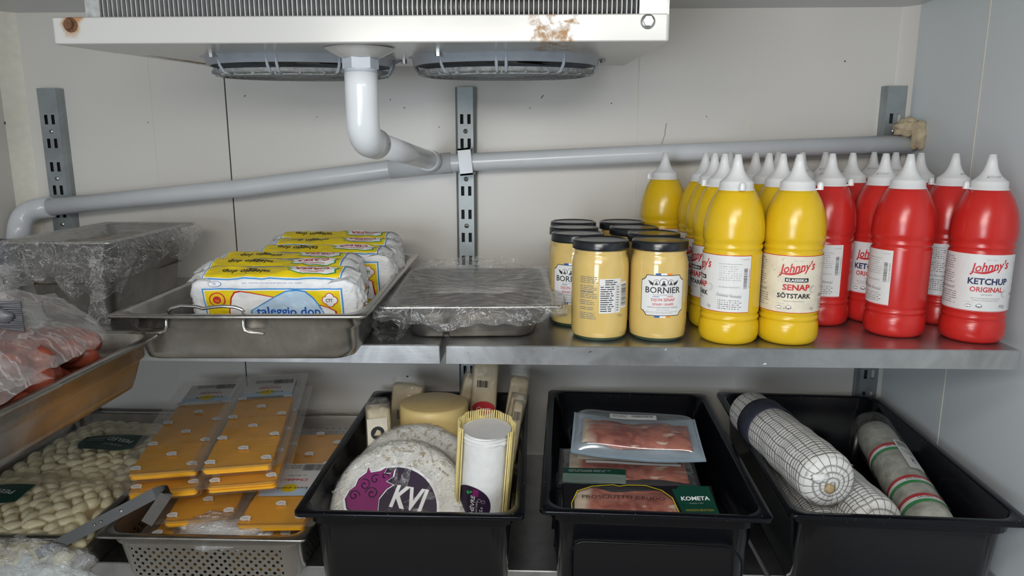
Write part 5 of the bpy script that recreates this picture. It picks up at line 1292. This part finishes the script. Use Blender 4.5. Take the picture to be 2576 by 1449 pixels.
# ------------------------------------------------------------------ black pan 2: packs of sliced ham
def ham_pack(loc, rot, w, l, label, style, seed):
    t = thing('ham_pack', label, 'ham pack', loc, rot, 'packs of sliced ham in the middle black pan')
    base = {'blue': BLUEW}.get(style, BLKPK); H = 0.020 if style == 'blue' else 0.008
    m = M()
    def bz(x, y): return 0.0025*(2*x/w)**2*0.0+(-0.006*(1-(2*x/w)**2)+0.006 if style == 'blue' else 0)+0.002*noise.noise(Vector((x*14, y*14, seed)))
    c = rr(w, l, 0.014, 0, 5)
    m.grid(lambda u, v: ((u-0.5)*w, (v-0.5)*l, bz((u-0.5)*w, (v-0.5)*l)), 24, 16, base)
    m.grid(lambda u, v: ((u-0.5)*w, (v-0.5)*l, bz((u-0.5)*w, (v-0.5)*l)-0.0014), 24, 16, base)
    m.obj('backing_card', t)
    def hamF(u, v):
        x = (u-0.5)*w*0.84; y = (v-0.5)*l*0.62; e = 1-0.18*noise.noise(Vector((u*5, 0, seed)))
        return (x, y*e+0.004*sin(u*11), 0.005+bz(x, y)+(H*0.55)*(sin(pi*min(1, v*1.15))**0.5)*(sin(pi*u)**0.25 if 0 < u < 1 else 0)+0.0018*noise.noise(Vector((u*12, v*5, seed))))
    m = M(); m.grid(hamF, 40, 22, HAM); m.obj('ham_slices', t)
    m = M()
    def dm(u, v):
        x = (u-0.5)*w*0.97; y = (v-0.5)*l*0.90; k = (max(0, 1-abs(2*u-1)**7)*max(0, 1-abs(2*v-1)**5))**0.6
        return (x, y, 0.0022+bz(x, y)+H*1.25*k+0.0012*noise.noise(Vector((u*3, v*9, seed+4))))
    m.grid(dm, 44, 30, DOME); m.obj('clear_dome', t)
    g = M()
    F = lambda x, y, h: (x, y, 0.0035+H*1.27+bz(x, y)+h) if abs(y) < l*0.36 else (x, y, bz(x, y)+0.003+h)
    d = D(g, F, 0.01)
    if style == 'blue':
        d.rect(-0.044, 0.010, 0.034, 0.028, LABW, 1); d.bars(-0.008, 0.018, 0.028, 0.025, INK, True, 4, 2); d.micro(-0.040, -0.012, 0.024, 3, 0.0035, INKG, 0.4, 3)
        tag(g.obj('price_label', t), 'white label with barcode')
    elif style == 'green':
        d.rect(-w*0.46, -l*0.47, -w*0.02, -l*0.20, DGREEN, 1); d.micro(-w*0.42, -w*0.1, -l*0.25, 2, 0.004, INKL, 0.4, 3)
        d.rect(-w*0.36, l*0.02, w*0.36, l*0.26, LABC, 1); d.rect(-w*0.30, -l*0.06, w*0.38, l*0.0, LABW, 1); g.obj('green_label', t)
    elif style == 'front':
        # black sleeve with a rounded window edged in gold, and the green corner label
        out = [(-w*0.44, -l*0.5), (-w*0.44, -0.01), (-w*0.40, 0.016), (-w*0.30, 0.027), (-w*0.16, 0.030), (-w*0.12, 0.027), (-w*0.06, 0.030), (w*0.06, 0.031), (w*0.16, 0.022), (w*0.22, 0.006), (w*0.26, -l*0.5)]
        zt = 0.0035+H*1.3
        slv = [(-w*0.49, -l*0.5)]+out+[(w*0.49, -l*0.5), (w*0.49, 0.044), (-w*0.49, 0.044)]
        d.poly(slv, BLKPK, 1); d.line(out, 0.0012, INKY, 3)
        d.text('PROSCIUTTO CRUDO', -w*0.10, 0.004, w*0.54, 0.0065, INK, 3); d.text('stagionato al naturale', -w*0.10, -0.005, w*0.30, 0.0032, INKG, 3)
        d.poly([(w*0.22, 0.034), (w*0.47, 0.030), (w*0.50, -0.036), (w*0.27, -0.036)], DGREEN, 3)
        d.text('KOMETA', w*0.365, 0.004, 0.042, 0.0085, WHITE, 5, 0.03); d.text('ROMA 1955', w*0.365, -0.006, 0.020, 0.0022, INKL, 5)
        d.text('GRANZINI SELECTION', w*0.375, -0.020, 0.040, 0.0042, plain('gold_ink', (0.42, 0.30, 0.04), 0.4), 5); g.obj('printed_sleeve', t)
    return t
ham_pack((0.158, 1.175, 0.918), (deg(1), 0, deg(-3)), 0.245, 0.170, 'lowest black ham pack on the bottom of the middle pan', 'dark', 2)
ham_pack((0.168, 1.170, 0.940), (deg(2), 0, deg(-1)), 0.245, 0.170, 'second lowest black ham pack in the middle pan', 'dark', 3)
ham_pack((0.155, 1.160, 0.962), (deg(3), 0, deg(-4)), 0.245, 0.170, 'dark ham pack in the middle of the pile, gold print at its edge', 'dark', 4)
ham_pack((0.160, 1.145, 0.986), (deg(4), 0, deg(-2)), 0.240, 0.165, 'dark ham pack showing slices just behind the green and gold front label', 'dark', 5)
ham_pack((0.150, 1.085, 1.020), (deg(4), 0, deg(-2)), 0.232, 0.120, 'dark ham pack with green label at its left, third from the top', 'green', 6)
ham_pack((0.152, 1.120, 1.045), (deg(3), 0, deg(-4)), 0.228, 0.135, 'ham pack with a pale cream strip, directly under the blue tray pack', 'green', 8)
ham_pack((0.156, 1.008, 1.038), (deg(16), 0, deg(-1)), 0.230, 0.092, 'front ham pack in a black sleeve with gold edged window and green label', 'front', 9)
ham_pack((0.168, 1.145, 1.090), (deg(4), deg(1), deg(-5)), 0.212, 0.150, 'top ham pack on a pale blue tray under a clear dome', 'blue', 13)

# ------------------------------------------------------------------ black pan 3: salamis
def salami(name, a, b, R, label, mat, seed, band=None, stripes=(), group='netted salamis in the right black pan'):
    a, b = Vector(a), Vector(b); L_ = (b-a).length; q = (b-a).to_track_quat('Z', 'Y')
    t = thing(name, label, 'salami', a, q.to_euler(), group)
    m = M(); pr = [(0.0001, -0.0005), (R*0.25, 0.0), (R*0.5, 0.002), (R*0.75, 0.005), (R*0.92, 0.010), (R*0.99, 0.018), (R, 0.028)]
    n = 16
    pr += [(R*(1-0.04*sin(k*1.7+seed)*0.5-0.10*(k/n)**3), 0.028+(L_-0.05)*k/n) for k in range(1, n+1)]
    e = pr[-1][0]; pr += [(e*0.93, L_-0.014), (e*0.75, L_-0.006), (e*0.4, L_), (0.0001, L_+0.001)]
    N_ = 64; rg = []
    for r, z in pr:
        rg.append([(r*(1+0.035*noise.noise(Vector((cos(2*pi*j/N_)*1.4, sin(2*pi*j/N_)*1.4, z*14+seed))))*cos(2*pi*j/N_), r*(1+0.035*noise.noise(Vector((cos(2*pi*j/N_)*1.4, sin(2*pi*j/N_)*1.4, z*14+seed))))*sin(2*pi*j/N_), z) for j in range(N_)])
    m.rings(rg, mat); m.obj('casing', t)
    if mat is NET:      # knotted end of the net
        g = M(); blob(g, (R*0.15, -R*0.1, -0.004), 0.0075, plain('tan_knot', (0.45, 0.33, 0.18), 0.8) if 'tan_knot' not in bpy.data.materials else bpy.data.materials['tan_knot'], (1, 1, 0.6), 0.5, 3, 14, 10, seed)
        blob(g, (R*0.45, R*0.25, 0.001), 0.010, RIND, (1.3, 0.8, 0.5), 0.6, 3, 16, 10, seed+1); g.obj('net_knot', t)
    if band:
        g = M(); z0, z1 = band; g.lathe([(R*0.995, z0), (R*1.035, z0+0.001), (R*1.03, (z0+z1)/2), (R*1.03, z1-0.001), (R*0.97, z1)], NAVYB, 56); g.obj('paper_band', t)
    for z in stripes:
        g = M()
        for k, mt in enumerate((INKGR, WHITE, INKR)):
            g.lathe([(R*1.035, z+k*0.0072), (R*1.035, z+(k+1)*0.0072)], mt, 56)
        tag(g.obj('stripe_band', t), 'red, white and green stripes')
    return t
salami('netted_salami', (0.438, 1.000, 1.083), (0.396, 1.305, 1.086), 0.0440, 'topmost white netted salami with a dark blue band, resting across the others', NET, 1, (0.195, 0.240))
salami('netted_salami', (0.507, 0.985, 1.022), (0.478, 1.300, 1.026), 0.0410, 'white netted salami lower right of the banded one', NET, 2, (0.185, 0.225))
salami('netted_salami', (0.438, 0.980, 0.995), (0.448, 1.270, 0.985), 0.0380, 'white netted salami beneath the banded one, at the left pan wall', NET, 3)
salami('netted_salami', (0.480, 1.02, 0.957), (0.500, 1.32, 0.957), 0.036, 'lowest white netted salami on the pan floor', NET, 4)
s3 = salami('striped_salami', (0.588, 0.985, 1.012), (0.628, 1.290, 1.050), 0.0345, 'grey mould covered salami with three red white green bands', SALG, 5, None, (0.035, 0.085, 0.185), group=None)
g = M(); Rz = 0.0372
d = D(g, lambda x, y, h: ((Rz+h)*sin(x/Rz), (Rz+h)*cos(x/Rz), y), 0.004, 0.0002)
q3 = (Vector((0.628, 1.290, 1.050))-Vector((0.588, 0.985, 1.012))).normalized().to_track_quat('Z', 'Y')
up_l = q3.inverted() @ Vector((0.35, -0.25, 1)); aoff = atan2(up_l.x, up_l.y)
d.F = lambda x, y, h: ((Rz+h)*sin(x/Rz+aoff), (Rz+h)*cos(x/Rz+aoff), y)
d.rect(-0.0125, 0.125, 0.0125, 0.215, LABW, 1); d.bars(-0.009, 0.192, 0.009, 0.211, INK, False, 4, 2); d.text('1,342', 0, 0.150, 0.018, 0.006, INK, 3, 0.02, rot=pi/2); d.micro(-0.009, 0.009, 0.185, 6, 0.003, INKG, 0.4, 4)
g.obj('weight_label', s3)
for zz, st in ((0.0475, 'SALAMI'), (0.0975, 'SALAMI'), (0.1975, 'HERZ  PICK')):
    g = M(); d = D(g, None, 0.004, 0.0002); d.F = lambda x, y, h: ((Rz-0.0012+h)*sin(-x/Rz+aoff), (Rz-0.0012+h)*cos(-x/Rz+aoff), zz-0.0012+y)
    d.text(st, -0.018, 0, 0.022, 0.0042, INK, 2, rot=0); 
    g.obj('band_lettering', s3)
m = M(); m.lathe([(0.0385, 0.02), (0.0385, 0.30), (0.036, 0.318), (0.02, 0.323)], VAC, 40, a0=-0.5, a1=2.2); m.obj('clear_film', s3)
